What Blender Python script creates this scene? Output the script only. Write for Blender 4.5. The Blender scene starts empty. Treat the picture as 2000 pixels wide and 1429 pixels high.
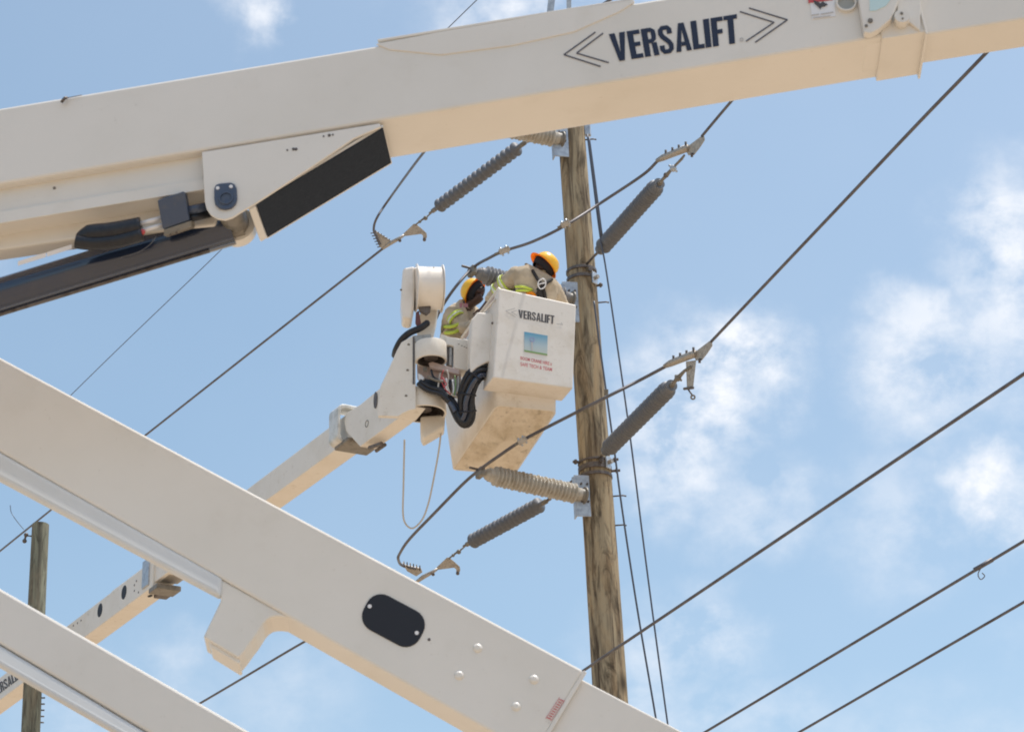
import bpy, math, random
from mathutils import Vector, Matrix
random.seed(7)
R_ = math.radians
SC = bpy.context.scene
COL = SC.collection

# ------------------------------------------------------------------ camera
FPX, CX, CY = 4500.0, 1000.0, 714.5
PITCH, ROLL = R_(24.8), R_(2.7)
CAM = Vector((0, 0, 1.7))
FW = Vector((0, math.cos(PITCH), math.sin(PITCH)))
_R0 = Vector((1, 0, 0)); _U0 = Vector((0, -math.sin(PITCH), math.cos(PITCH)))
RT = _R0*math.cos(ROLL) - _U0*math.sin(ROLL)
UP = _U0*math.cos(ROLL) + _R0*math.sin(ROLL)
cam = bpy.data.cameras.new('camera'); camo = bpy.data.objects.new('camera', cam); COL.objects.link(camo)
camo.matrix_world = Matrix(((RT.x, UP.x, -FW.x, CAM.x), (RT.y, UP.y, -FW.y, CAM.y), (RT.z, UP.z, -FW.z, CAM.z), (0, 0, 0, 1)))
cam.sensor_width = 36; cam.lens = FPX/2000*36
cam.clip_start = 0.1; cam.clip_end = 4000
cam.dof.use_dof = True; cam.dof.focus_distance = 21.6; cam.dof.aperture_fstop = 9.0
SC.camera = camo

def dirv(px, py):
    return FW + RT*((px-CX)/FPX) + UP*((CY-py)/FPX)
def P(px, py, d):                       # point at depth d seen at a photo pixel
    return CAM + dirv(px, py)*d
def PZ(px, py, z):                      # point at height z
    v = dirv(px, py); return CAM + v*((z-CAM.z)/v.z)
def PL(px, py, pl):                     # point on a plane (origin, normal)
    v = dirv(px, py); o, n = pl
    return CAM + v*((o-CAM).dot(n)/v.dot(n))
def az(a):
    return Vector((math.sin(R_(a)), math.cos(R_(a)), 0))
Z = Vector((0, 0, 1))

# ------------------------------------------------------------------ light
SUN_EL, SUN_AZ = 72.0, 82.0
SKY_STRENGTH = 0.15
SC.view_settings.view_transform = 'Standard'; SC.view_settings.look = 'None'
SC.view_settings.gamma = 1.0
SC.view_settings.exposure = 0.40
SC.cycles.filter_width = 1.9

world = bpy.data.worlds.new("World"); SC.world = world; world.use_nodes = True
nt = world.node_tree; N = nt.nodes; L = nt.links; N.clear()
def nd(t, **k):
    n = N.new(t)
    for a, b in k.items(): setattr(n, a, b)
    return n
out = nd('ShaderNodeOutputWorld'); bg = nd('ShaderNodeBackground'); bg.inputs[1].default_value = SKY_STRENGTH
sky = nd('ShaderNodeTexSky', sky_type='NISHITA'); sky.sun_disc = False
sky.sun_elevation = R_(SUN_EL); sky.sun_rotation = R_(SUN_AZ)
sky.altitude = 0; sky.air_density = 1.0; sky.dust_density = 2.6; sky.ozone_density = 0.9
tc = nd('ShaderNodeTexCoord')
def mth(op, a, b=None, clamp=False):
    n = nd('ShaderNodeMath', operation=op, use_clamp=clamp)
    for i, v in enumerate((a, b)):
        if v is None: continue
        if isinstance(v, (int, float)): n.inputs[i].default_value = v
        else: L.new(v, n.inputs[i])
    return n.outputs[0]
# clouds: direction-space puffs (centre pixel used only to find a compass direction), radius in radians
BL = [(1370,770,.032,.030,1.2),(1430,705,.027,.020,1.35),(1320,850,.026,.030,1.15),(1480,760,.016,.022,.7),(1300,930,.014,.022,.7),
      (1960,480,.024,.034,.95),(1990,600,.030,.024,.8),(1800,630,.030,.016,.75),(1790,730,.026,.028,.8),(1720,720,.012,.014,.6),(1860,700,.03,.03,.6),
      (1930,945,.016,.018,1.05),(1880,930,.014,.012,.7),(1990,990,.02,.02,.7),(1760,1010,.03,.03,.4),(1480,990,.03,.018,.5),(1400,1010,.014,.02,.4),
      (1350,1260,.030,.014,.65),(1290,1290,.03,.026,.5),(1400,1230,.018,.012,.5),(1400,1390,.05,.014,.4),(1380,1180,.02,.012,.3),
      (985,25,.030,.016,.9),(1100,40,.03,.02,.6),(1060,-60,.06,.03,.6),(510,35,.009,.013,.8),(480,0,.012,.012,.5),(340,1290,.018,.016,.35),(250,1400,.04,.02,.3),
      (560,1350,.03,.03,.25),(1700,1500,.1,.03,.25),(2250,700,.06,.05,.8),(-300,500,.05,.03,.7),(-500,900,.06,.03,.6),(2300,1200,.06,.02,.4)]
# distorted direction gives the puffs ragged outlines
nz = nd('ShaderNodeTexNoise'); nz.inputs['Scale'].default_value = 38; nz.inputs['Detail'].default_value = 7; nz.inputs['Roughness'].default_value = .62
L.new(tc.outputs['Generated'], nz.inputs['Vector'])
sub = nd('ShaderNodeVectorMath', operation='SUBTRACT'); L.new(nz.outputs['Color'], sub.inputs[0]); sub.inputs[1].default_value = (.5, .5, .5)
scl = nd('ShaderNodeVectorMath', operation='SCALE'); L.new(sub.outputs[0], scl.inputs[0]); scl.inputs['Scale'].default_value = .034
add = nd('ShaderNodeVectorMath', operation='ADD'); L.new(tc.outputs['Generated'], add.inputs[0]); L.new(scl.outputs[0], add.inputs[1])
acc = None
for (px, py, rx, ry, s) in BL:
    d = dirv(px, py).normalized()
    sx = d.cross(Z).normalized(); sy = sx.cross(d).normalized()
    dv = nd('ShaderNodeVectorMath', operation='SUBTRACT'); L.new(add.outputs[0], dv.inputs[0]); dv.inputs[1].default_value = d
    mps = []
    for ax, r in ((sx, rx), (sy, ry)):
        dt = nd('ShaderNodeVectorMath', operation='DOT_PRODUCT'); L.new(dv.outputs[0], dt.inputs[0]); dt.inputs[1].default_value = ax/r
        mps.append(mth('MULTIPLY', dt.outputs['Value'], dt.outputs['Value']))
    # front hemisphere only
    dt = nd('ShaderNodeVectorMath', operation='DOT_PRODUCT'); L.new(add.outputs[0], dt.inputs[0]); dt.inputs[1].default_value = d
    r2 = mth('ADD', mps[0], mps[1]); g = mth('SUBTRACT', 1.0, mth('MULTIPLY', r2, .40), True)
    g = mth('MULTIPLY', mth('MULTIPLY', g, g), s); g = mth('MULTIPLY', g, mth('GREATER_THAN', dt.outputs['Value'], .5))
    acc = g if acc is None else mth('MAXIMUM', acc, g)
nz2 = nd('ShaderNodeTexNoise'); nz2.inputs['Scale'].default_value = 30; nz2.inputs['Detail'].default_value = 9; nz2.inputs['Roughness'].default_value = .6; nz2.inputs['Distortion'].default_value = .1
mp = nd('ShaderNodeMapping'); L.new(tc.outputs['Generated'], mp.inputs[0]); mp.inputs['Scale'].default_value = (1, 1, 1.3); L.new(mp.outputs[0], nz2.inputs['Vector'])
mod = nd('ShaderNodeMapRange'); L.new(nz2.outputs['Fac'], mod.inputs[0]); mod.inputs[1].default_value = .38; mod.inputs[2].default_value = .62; mod.inputs[3].default_value = .12; mod.inputs[4].default_value = 1.2
mask = mth('MULTIPLY', mth('MULTIPLY', acc, mod.outputs[0]), .86, True)
# thin high veil everywhere
nz3 = nd('ShaderNodeTexNoise'); nz3.inputs['Scale'].default_value = 5; nz3.inputs['Detail'].default_value = 4
L.new(tc.outputs['Generated'], nz3.inputs['Vector'])
veil = nd('ShaderNodeMapRange'); L.new(nz3.outputs['Fac'], veil.inputs[0]); veil.inputs[1].default_value = .35; veil.inputs[2].default_value = .75; veil.inputs[3].default_value = .0; veil.inputs[4].default_value = .06
mask = mth('ADD', mask, veil.outputs[0], True)
hsv = nd('ShaderNodeHueSaturation'); L.new(sky.outputs[0], hsv.inputs['Color']); hsv.inputs['Hue'].default_value = .484; hsv.inputs['Saturation'].default_value = .98; hsv.inputs['Value'].default_value = .94
mix = nd('ShaderNodeMix', data_type='RGBA'); L.new(mask, mix.inputs[0]); L.new(hsv.outputs[0], mix.inputs[6]); mix.inputs[7].default_value = (4.9, 5.05, 5.35, 1)
L.new(mix.outputs[2], bg.inputs[0]); L.new(bg.outputs[0], out.inputs[0])

sun = bpy.data.lights.new('sun', 'SUN'); sun.energy = 3.0; sun.angle = R_(.53); sun.color = (1, .95, .87)
suno = bpy.data.objects.new('sun', sun); COL.objects.link(suno)
sd = az(SUN_AZ)*math.cos(R_(SUN_EL)) + Z*math.sin(R_(SUN_EL))
suno.rotation_euler = sd.to_track_quat('Z', 'Y').to_euler(); suno.location = sd*60

# ------------------------------------------------------------------ materials
def lin(c):
    return tuple(((x/255)/12.92 if x/255 <= .04045 else ((x/255+.055)/1.055)**2.4) for x in c)
def mat(name, col, rough=.5, metal=0.0, noise=None, bump=None, coat=0.0, trans=0.0, spec=.5, stretch=(1, 1, 1)):
    """noise=(scale, colour2, low, high): blotches of colour2; bump=(scale,strength)"""
    m = bpy.data.materials.new(name); m.use_nodes = True; t = m.node_tree; b = t.nodes['Principled BSDF']
    b.inputs['Base Color'].default_value = (*col, 1); b.inputs['Roughness'].default_value = rough; b.inputs['Metallic'].default_value = metal
    b.inputs['Coat Weight'].default_value = coat; b.inputs['Coat Roughness'].default_value = .15; b.inputs['Specular IOR Level'].default_value = spec
    tcn = t.nodes.new('ShaderNodeTexCoord'); mpn = t.nodes.new('ShaderNodeMapping'); mpn.inputs['Scale'].default_value = stretch
    t.links.new(tcn.outputs['Object'], mpn.inputs[0])
    last = None
    for ns in (noise if isinstance(noise, list) else [noise] if noise else []):
        n = t.nodes.new('ShaderNodeTexNoise'); n.inputs['Scale'].default_value = ns[0]; n.inputs['Detail'].default_value = 6; n.inputs['Roughness'].default_value = .6
        t.links.new(mpn.outputs[0], n.inputs['Vector'])
        r = t.nodes.new('ShaderNodeMapRange'); r.inputs[1].default_value = ns[2]; r.inputs[2].default_value = ns[3]; t.links.new(n.outputs['Fac'], r.inputs[0])
        if len(ns) > 4: r.inputs[4].default_value = ns[4]
        x = t.nodes.new('ShaderNodeMix'); x.data_type = 'RGBA'; t.links.new(r.outputs[0], x.inputs[0])
        if last: t.links.new(last, x.inputs[6])
        else: x.inputs[6].default_value = (*col, 1)
        x.inputs[7].default_value = (*ns[1], 1); last = x.outputs[2]
    if last: t.links.new(last, b.inputs['Base Color'])
    if bump:
        n = t.nodes.new('ShaderNodeTexNoise'); n.inputs['Scale'].default_value = bump[0]; n.inputs['Detail'].default_value = 5
        t.links.new(mpn.outputs[0], n.inputs['Vector'])
        bn = t.nodes.new('ShaderNodeBump'); bn.inputs['Strength'].default_value = bump[1]; bn.inputs['Distance'].default_value = .01
        t.links.new(n.outputs['Fac'], bn.inputs['Height']); t.links.new(bn.outputs[0], b.inputs['Normal'])
    if trans:
        tr = t.nodes.new('ShaderNodeBsdfTranslucent'); tr.inputs[0].default_value = (*col, 1)
        ms = t.nodes.new('ShaderNodeMixShader'); ms.inputs[0].default_value = trans
        t.links.new(b.outputs[0], ms.inputs[1]); t.links.new(tr.outputs[0], ms.inputs[2])
        t.links.new(ms.outputs[0], t.nodes['Material Output'].inputs[0])
    return m
M = {}
M['paint'] = mat('white_paint', (.765, .735, .685), .38, noise=[(1.2, (.68, .65, .59), .42, .75, .7), (5, (.62, .575, .50), .58, .80, .3), (30, (.42, .37, .30), .66, .80, .35)], coat=.15, bump=(3, .03))
M['paint_far'] = mat('lift_paint', (.79, .745, .67), .42, noise=[(3, (.68, .62, .52), .45, .75, .6), (11, (.45, .38, .28), .60, .76, .6), (40, (.35, .29, .22), .62, .78, .5)], bump=(8, .05))
M['rail'] = mat('sky_sheen_paint', (.66, .675, .68), .45, coat=.1, noise=(3, (.62, .64, .65), .4, .7))  # pale cool tint stands for sky reflected along the booms' lower edges
M['dirty'] = mat('dirty_fibreglass', (.74, .65, .52), .55, noise=[(2.5, (.48, .38, .24), .45, .66, .8), (7, (.26, .20, .12), .55, .72, .65), (34, (.14, .11, .07), .60, .74, .45)], bump=(20, .15), stretch=(1.6, .8, 1))
M['bucket'] = mat('bucket_fibreglass', (.775, .73, .665), .45, noise=[(4, (.62, .55, .45), .48, .75, .7), (12, (.46, .40, .31), .60, .78, .5), (40, (.36, .30, .22), .62, .78, .5)], bump=(12, .06))
M['navy'] = mat('navy_lettering', (.012, .018, .045), .45)
M['thinline'] = mat('grey_line_print', (.10, .10, .12), .5)
M['greytext'] = mat('faded_lettering', (.07, .065, .07), .6)
M['faint'] = mat('faint_print', (.50, .49, .48), .6)
M['red'] = mat('red_print', (.60, .16, .17), .6)
M['redstrip'] = mat('red_sticker_strip', (.55, .08, .09), .5)
M['sticker'] = mat('white_sticker', (.78, .78, .80), .4)
M['black'] = mat('black_rubber', (.010, .012, .018), .42, noise=(30, (.022, .024, .03), .4, .7), bump=(25, .2))
M['blackpanel'] = mat('black_grip_panel', (.014, .021, .034), .75, spec=.25, noise=(60, (.02, .028, .042), .4, .7), bump=(120, .25))
M['cyl'] = mat('dark_hydraulic_paint', (.014, .026, .060), .17, coat=1.0, noise=(8, (.028, .036, .06), .5, .8))
M['dark'] = mat('dark_opening', (.010, .012, .020), .6)
M['blueblk'] = mat('blue_grey_valve', (.06, .085, .14), .45, noise=(18, (.10, .11, .13), .5, .75))
M['greyblk'] = mat('grey_cast_metal', (.22, .20, .17), .5, noise=(20, (.13, .12, .10), .45, .7))
M['steel'] = mat('galvanised_steel', (.52, .56, .60), .42, .55, noise=(22, (.34, .37, .42), .40, .68), bump=(40, .1))
M['steelw'] = mat('bright_collar_steel', (.72, .71, .67), .40, .25, noise=(9, (.45, .44, .38), .45, .7))
M['darksteel'] = mat('weathered_steel', (.17, .15, .14), .55, .5, noise=(30, (.08, .06, .05), .45, .7))
M['alu'] = mat('aluminium_casting', (.44, .405, .355), .42, .5, noise=(40, (.28, .25, .22), .45, .7))
M['wire'] = mat('aluminium_conductor', (.15, .145, .155), .5, .4, noise=(6, (.09, .08, .085), .4, .7))
M['thin'] = mat('guy_strand', (.11, .125, .16), .5, .4)
M['insul'] = mat('grey_polymer', (.135, .145, .165), .42, noise=(18, (.165, .17, .175), .45, .7))
M['post'] = mat('beige_porcelain', (.47, .44, .38), .4, coat=.15, noise=(14, (.34, .30, .24), .45, .7))
M['postgrey'] = mat('grey_porcelain', (.22, .215, .215), .55, noise=(14, (.14, .135, .14), .45, .7))
M['yellow'] = mat('yellow_helmet', (.92, .52, .02), .3, coat=.3)
M['orange'] = mat('sunlit_orange_brim', (.95, .36, .01), .4, trans=.45)  # orange of sun shining through the yellow brim, put into base colour
M['black_cloth'] = mat('black_cloth', (.02, .02, .025), .9)
M['skin'] = mat('dark_skin', (.085, .045, .035), .6)
M['trousers'] = mat('khaki_trousers', (.30, .26, .18), .9)
M['hose'] = mat('pale_hose', (.55, .52, .47), .5)
M['whitecap'] = mat('white_cover_plastic', (.84, .78, .70), .3, coat=.35, noise=(6, (.74, .66, .55), .45, .75))
M['pink'] = mat('faded_pink_steel', (.50, .40, .37), .5)
M['hivis'] = mat('lime_reflective_tape', (.55, .66, .08), .6)
M['silvertape'] = mat('silver_reflective_tape', (.75, .76, .62), .4)
M['harness'] = mat('harness_webbing', (.025, .022, .02), .8)
M['print'] = mat('blue_print', (.30, .55, .72), .4)
M['portgrey'] = mat('grey_port_cover', (.36, .37, .35), .5)
M['maroon'] = mat('maroon_lead', (.14, .05, .05), .6)
M['patch'] = mat('red_grey_patch', (.42, .20, .24), .8)
M['greenp'] = mat('green_print', (.20, .34, .12), .5)
M['violet'] = mat('violet_print', (.30, .30, .55), .5)
M['palecyan'] = mat('pale_cyan_pulley', (.55, .72, .74), .3, coat=.3)  # even pale cyan colour of the pulley

def gradient_print():
    m = M['print']; t = m.node_tree; tcn = t.nodes.new('ShaderNodeTexCoord'); sp = t.nodes.new('ShaderNodeSeparateXYZ'); t.links.new(tcn.outputs['Object'], sp.inputs[0])
    mr = t.nodes.new('ShaderNodeMapRange'); mr.inputs[1].default_value = -.10; mr.inputs[2].default_value = .10; t.links.new(sp.outputs[2], mr.inputs[0])
    cr = t.nodes.new('ShaderNodeValToRGB'); cr.color_ramp.elements[0].color = (.50, .55, .50, 1); cr.color_ramp.elements[1].color = (.10, .32, .48, 1)
    e_ = cr.color_ramp.elements.new(.4); e_.color = (.42, .52, .56, 1)
    t.links.new(mr.outputs[0], cr.inputs[0]); t.links.new(cr.outputs[0], t.nodes['Principled BSDF'].inputs['Base Color'])
gradient_print()
def cloth(name, col, col2):
    return mat(name, col, .9, noise=[(7, col2, .42, .66), (40, tuple(x*.75 for x in col), .5, .75, .5)], bump=(11, .9))
M['khaki'] = cloth('khaki_shirt', (.56, .465, .34), (.42, .34, .24))
def wood(name, base, dark, warm):
    m = bpy.data.materials.new(name); m.use_nodes = True; t = m.node_tree; b = t.nodes['Principled BSDF']; b.inputs['Roughness'].default_value = .85
    b.inputs['Specular IOR Level'].default_value = .2
    tcn = t.nodes.new('ShaderNodeTexCoord')
    def ns(scale, st, det=6, dist=0):
        mp = t.nodes.new('ShaderNodeMapping'); mp.inputs['Scale'].default_value = st; t.links.new(tcn.outputs['Object'], mp.inputs[0])
        n = t.nodes.new('ShaderNodeTexNoise'); n.inputs['Scale'].default_value = scale; n.inputs['Detail'].default_value = det; n.inputs['Distortion'].default_value = dist; n.inputs['Roughness'].default_value = .65
        t.links.new(mp.outputs[0], n.inputs['Vector']); return n.outputs['Fac']
    def ramp(f, a, c, to=1.0):
        r = t.nodes.new('ShaderNodeMapRange'); t.links.new(f, r.inputs[0]); r.inputs[1].default_value = a; r.inputs[2].default_value = c; r.inputs[4].default_value = to; return r.outputs[0]
    def mx(f, a, c):
        x = t.nodes.new('ShaderNodeMix'); x.data_type = 'RGBA'; t.links.new(f, x.inputs[0])
        if isinstance(a, tuple): x.inputs[6].default_value = (*a, 1)
        else: t.links.new(a, x.inputs[6])
        x.inputs[7].default_value = (*c, 1); return x.outputs[2]
    grain = ns(15, (1, 1, .09), 9, .9)
    c = mx(ramp(grain, .42, .62), base, dark)
    c = mx(ramp(ns(5, (1, 1, .25), 5, .8), .45, .7, .8), c, warm)
    c = mx(ramp(ns(6, (1, 1, .3), 7, 1.8), .51, .66, .75), c, tuple(x*.55 for x in dark))
    v = t.nodes.new('ShaderNodeTexVoronoi'); v.inputs['Scale'].default_value = 2.6; mp = t.nodes.new('ShaderNodeMapping'); mp.inputs['Scale'].default_value = (1, 1, .6)
    t.links.new(tcn.outputs['Object'], mp.inputs[0]); t.links.new(mp.outputs[0], v.inputs['Vector'])
    k = t.nodes.new('ShaderNodeMapRange'); t.links.new(v.outputs['Distance'], k.inputs[0]); k.inputs[1].default_value = .22; k.inputs[2].default_value = .07; k.inputs[4].default_value = .85
    c = mx(k.outputs[0], c, tuple(x*.35 for x in dark))
    t.links.new(c, b.inputs['Base Color'])
    bn = t.nodes.new('ShaderNodeBump'); bn.inputs['Strength'].default_value = .6; bn.inputs['Distance'].default_value = .012; t.links.new(grain, bn.inputs['Height']); t.links.new(bn.outputs[0], b.inputs['Normal'])
    return m
M['wood'] = wood('pole_wood', (.39, .325, .22), (.09, .068, .048), (.42, .30, .17))
M['woodgrey'] = wood('grey_pole_wood', (.25, .255, .19), (.10, .095, .075), (.24, .20, .14))

# ------------------------------------------------------------------ mesh helpers
WL = {}
def tag(o, label=None, cat=None, group=None, kind=None):
    if label: o['label'] = label
    if cat: o['category'] = cat
    if group: o['group'] = group
    if kind: o['kind'] = kind
    return o
def empty(name, loc, label, cat, group=None):
    o = bpy.data.objects.new(name, None); COL.objects.link(o); o.location = loc; WL[o] = Vector(loc); o.empty_display_size = .2
    return tag(o, label, cat, group)
class MB:
    def __init__(s): s.v = []; s.f = []; s.s = []
    def add(s, vs, fs, smooth=False):
        b = len(s.v); s.v += [Vector(v) for v in vs]; s.f += [[b+i for i in f] for f in fs]; s.s += [smooth]*len(fs); return s
    def prism(s, pts, ext):
        pts = [Vector(p) for p in pts]; n = len(pts); q = [p+ext for p in pts]
        nrm = Vector((0, 0, 0))
        for i in range(n): nrm += pts[i].cross(pts[(i+1) % n])
        if nrm.dot(ext) > 0: pts, q = q, pts
        # pts face outward
        fs = [list(range(n)), list(range(2*n-1, n-1, -1))] + [[(i+1) % n, i, n+i, n+(i+1) % n] for i in range(n)]
        return s.add(pts+q, fs)
    def box(s, o, a, b, c): return s.prism([o, o+a, o+a+b, o+b], c)
    def cbox(s, c, a, b, d): return s.box(c-(a+b+d)/2, a, b, d)
    def lathe(s, A, B, prof, n=24, smooth=True, cap=True):
        """prof: list of (t along A->B in 0..1, radius)"""
        ax = (B-A); a = ax.normalized(); x = a.orthogonal().normalized(); y = a.cross(x)
        vs = []; fs = []
        for t, r in prof:
            for i in range(n):
                th = 2*math.pi*i/n; vs.append(A+ax*t+(x*math.cos(th)+y*math.sin(th))*r)
        for k in range(len(prof)-1):
            for i in range(n):
                j = (i+1) % n; fs.append([k*n+i, k*n+j, (k+1)*n+j, (k+1)*n+i])
        s.add(vs, fs, smooth)
        if cap:
            s.add(vs[:n][::-1], [list(range(n))]); s.add(vs[-n:], [list(range(n))])
        return s
    def cyl(s, A, B, r, r2=None, n=20): return s.lathe(A, B, [(0, r), (1, r2 if r2 is not None else r)], n)
    def tube(s, pts, r, n=8):
        pts = [Vector(p) for p in pts]; vs = []; fs = []; prev = None
        rr = r if isinstance(r, (list, tuple)) else [r]*len(pts)
        for k, p in enumerate(pts):
            t = (pts[min(k+1, len(pts)-1)]-pts[max(k-1, 0)]).normalized()
            x = t.orthogonal().normalized() if prev is None else (prev-t*prev.dot(t)).normalized()
            prev = x; y = t.cross(x)
            for i in range(n):
                th = 2*math.pi*i/n; vs.append(p+(x*math.cos(th)+y*math.sin(th))*rr[k])
        for k in range(len(pts)-1):
            for i in range(n):
                j = (i+1) % n; fs.append([k*n+i, k*n+j, (k+1)*n+j, (k+1)*n+i])
        fs.append(list(range(n))[::-1]); m = (len(pts)-1)*n; fs.append([m+i for i in range(n)])
        return s.add(vs, fs, True)
    def ball(s, c, r, n=12):
        c = Vector(c); A = c-Z*r; B = c+Z*r
        return s.lathe(A, B, [((1-math.cos(math.pi*k/8))/2, max(r*math.sin(math.pi*k/8), r*.02)) for k in range(9)], n)
    def ring(s, A, B, ro, ri, n=28):
        ax = B-A
        return s.lathe(A, B, [(0, ri), (0, ro), (1, ro), (1, ri), (0, ri)], n, smooth=False, cap=False)
    def build(s, name, m, parent=None, bevel=0, label=None, seg=2, sub=0, solid=0):
        c = Vector((0, 0, 0))
        for v in s.v: c += v
        c /= max(1, len(s.v))
        me = bpy.data.meshes.new(name); me.from_pydata([v-c for v in s.v], [], s.f); me.update()
        me.polygons.foreach_set('use_smooth', s.s); me.materials.append(M[m] if isinstance(m, str) else m)
        o = bpy.data.objects.new(name, me); COL.objects.link(o); WL[o] = c
        if parent is not None: o.parent = parent; o.location = c-WL[parent]
        else: o.location = c
        if solid:
            md = o.modifiers.new('solid', 'SOLIDIFY'); md.thickness = solid; md.offset = 1
        if bevel:
            md = o.modifiers.new('bevel', 'BEVEL'); md.width = bevel; md.segments = seg; md.limit_method = 'ANGLE'; md.angle_limit = R_(35)
            md.harden_normals = False
        if label: o['label'] = label
        return o
def spline(pts, n=10):
    pts = [Vector(p) for p in pts]; o = []
    q = [pts[0]*2-pts[1]]+pts+[pts[-1]*2-pts[-2]]
    for i in range(1, len(q)-2):
        for k in range(n):
            t = k/n; a, b, c, d = q[i-1:i+3]
            o.append(.5*((2*b)+(c-a)*t+(2*a-5*b+4*c-d)*t*t+(3*b-a-3*c+d)*t**3))
    return o+[pts[-1]]
def plate(pix, pl, thick):              # outline on a real plane, given a real thickness behind it
    n = pl[1].normalized()
    if n.dot(FW) < 0: n = -n
    return MB().prism([PL(x, y, pl) for x, y in pix], n*thick)
def off(pl, d):                         # plane moved towards the camera by d
    n = pl[1].normalized()
    if n.dot(FW) < 0: n = -n
    return (pl[0]-n*d, n)
def poly_line(pix, w, pl, mb=None):     # printed line of pixel width w
    mb = mb or MB()
    n = pl[1].normalized(); n = n if n.dot(FW) > 0 else -n
    for (x0, y0), (x1, y1) in zip(pix, pix[1:]):
        l = math.hypot(x1-x0, y1-y0); nx, ny = -(y1-y0)/l*w/2, (x1-x0)/l*w/2
        mb.prism([PL(x0+nx, y0+ny, pl), PL(x1+nx, y1+ny, pl), PL(x1-nx, y1-ny, pl), PL(x0-nx, y0-ny, pl)], n*.001)
    return mb
def lettering(name, txt, quad, pl, m, parent, bold=.035, spacing=1.0):
    """quad: TL, TR, BR, BL pixels of the lettering's bounds on plane pl"""
    cu = bpy.data.curves.new('t', 'FONT'); cu.body = txt; cu.offset = bold; cu.space_character = spacing; cu.resolution_u = 4
    ob = bpy.data.objects.new('t', cu); COL.objects.link(ob); bpy.context.view_layer.update()
    me = bpy.data.meshes.new_from_object(ob.evaluated_get(bpy.context.evaluated_depsgraph_get()))
    xs = [v.co.x for v in me.vertices]; ys = [v.co.y for v in me.vertices]
    x0, x1, y0, y1 = min(xs), max(xs), min(ys), max(ys)
    tl, tr, br, bl = [Vector(q) for q in quad]
    mb = MB(); vs = []
    for v in me.vertices:
        u = (v.co.x-x0)/(x1-x0); w = (v.co.y-y0)/(y1-y0)
        p = (bl*(1-u)+br*u)*(1-w)+(tl*(1-u)+tr*u)*w
        vs.append(PL(p.x, p.y, pl))
    mb.add(vs, [list(p.vertices) for p in me.polygons])
    bpy.data.objects.remove(ob); bpy.data.curves.remove(cu); bpy.data.meshes.remove(me)
    return mb.build(name, m, parent)
def _ribbon(path, w):
    o = []; L_ = []; R2 = []
    for i, p in enumerate(path):
        a = Vector(path[max(0, i-1)]); b = Vector(path[min(len(path)-1, i+1)]); d = (b-a).normalized(); n = Vector((-d.y, d.x))*w/2
        L_.append(Vector(p)+n); R2.append(Vector(p)-n)
    return [[L_[i], R2[i], R2[i+1], L_[i+1]] for i in range(len(path)-1)]
def _rc(x0, y0, x1, y1): return [(x0, y0), (x1, y0), (x1, y1), (x0, y1)]
_st, _hz = .19, .15
GL = {'V': (.51, [[(0,1),(.165,0),(.345,0),(.51,1),(.325,1),(.255,.30),(.185,1)]]),
      'E': (.40, [_rc(0,0,_st,1), _rc(_st,.85,.40,1), _rc(_st,.43,.37,.575), _rc(_st,0,.40,.15)]),
      'R': (.46, [_rc(0,0,_st,1), [(.27,.455),(.30,0),(.475,0),(.435,.47)]]+_ribbon([(_st,.925),(.29,.925),(.36,.87),(.375,.73),(.36,.59),(.29,.53),(_st,.53)], .15)),
      'S': (.46, _ribbon([(.375,.69),(.37,.84),(.31,.92),(.16,.92),(.09,.84),(.09,.71),(.14,.61),(.32,.41),(.375,.30),(.37,.16),(.30,.08),(.15,.08),(.085,.16),(.08,.31)], .16)),
      'A': (.51, [[(0,0),(.165,0),(.255,.78),(.255,1),(.165,1)], [(.51,0),(.345,1),(.255,1),(.255,.78),(.345,0)], [(.19,.19),(.32,.19),(.305,.33),(.205,.33)]]),
      'L': (.37, [_rc(0,0,_st,1), _rc(_st,0,.37,.15)]), 'I': (_st, [_rc(0,0,_st,1)]),
      'F': (.38, [_rc(0,0,_st,1), _rc(_st,.85,.38,1), _rc(_st,.42,.35,.57)]),
      'T': (.43, [_rc(0,.85,.43,1), _rc(.43/2-_st/2,0,.43/2+_st/2,.85)])}
def heavy(name, txt, quad, pl, m, parent, gap=.05):
    tl, tr, br, bl = [Vector(q) for q in quad]
    x = 0; ps = []
    for ch in txt:
        w, polys = GL[ch]; ps += [[(px_+x, py_) for px_, py_ in p] for p in polys]; x += w+(gap if ch not in 'LF' else gap*.6)
    W_ = x-gap; mb = MB()
    for p in ps:
        v = []
        for px_, w in p:
            u = px_/W_; q = (bl*(1-u)+br*u)*(1-w)+(tl*(1-u)+tr*u)*w; v.append(PL(q.x, q.y, pl))
        mb.add(v, [list(range(len(v)))])
    return mb.build(name, m, parent)
def beamframe(A, B):
    t = (B-A).normalized(); nh = Vector((t.x, t.y, 0)).normalized(); n = Vector((-nh.y, nh.x, 0))
    if n.dot(FW) < 0: n = -n
    u = n.cross(t); u = u if u.z > 0 else -u
    return t, u.normalized(), n
def beam(A, B, hA, hB, w, wB=None):
    t, u, n = beamframe(A, B); wB = wB or w
    vs = [A, A+u*hA, A+u*hA+n*w, A+n*w, B, B+u*hB, B+u*hB+n*wB, B+n*wB]
    m = MB(); fs = [[0, 1, 2, 3], [7, 6, 5, 4], [0, 4, 5, 1], [1, 5, 6, 2], [2, 6, 7, 3], [3, 7, 4, 0]]
    # orient outward
    if (vs[1]-vs[0]).cross(vs[2]-vs[1]).dot(t) > 0: fs = [f[::-1] for f in fs]
    return m.add(vs, fs)

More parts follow.
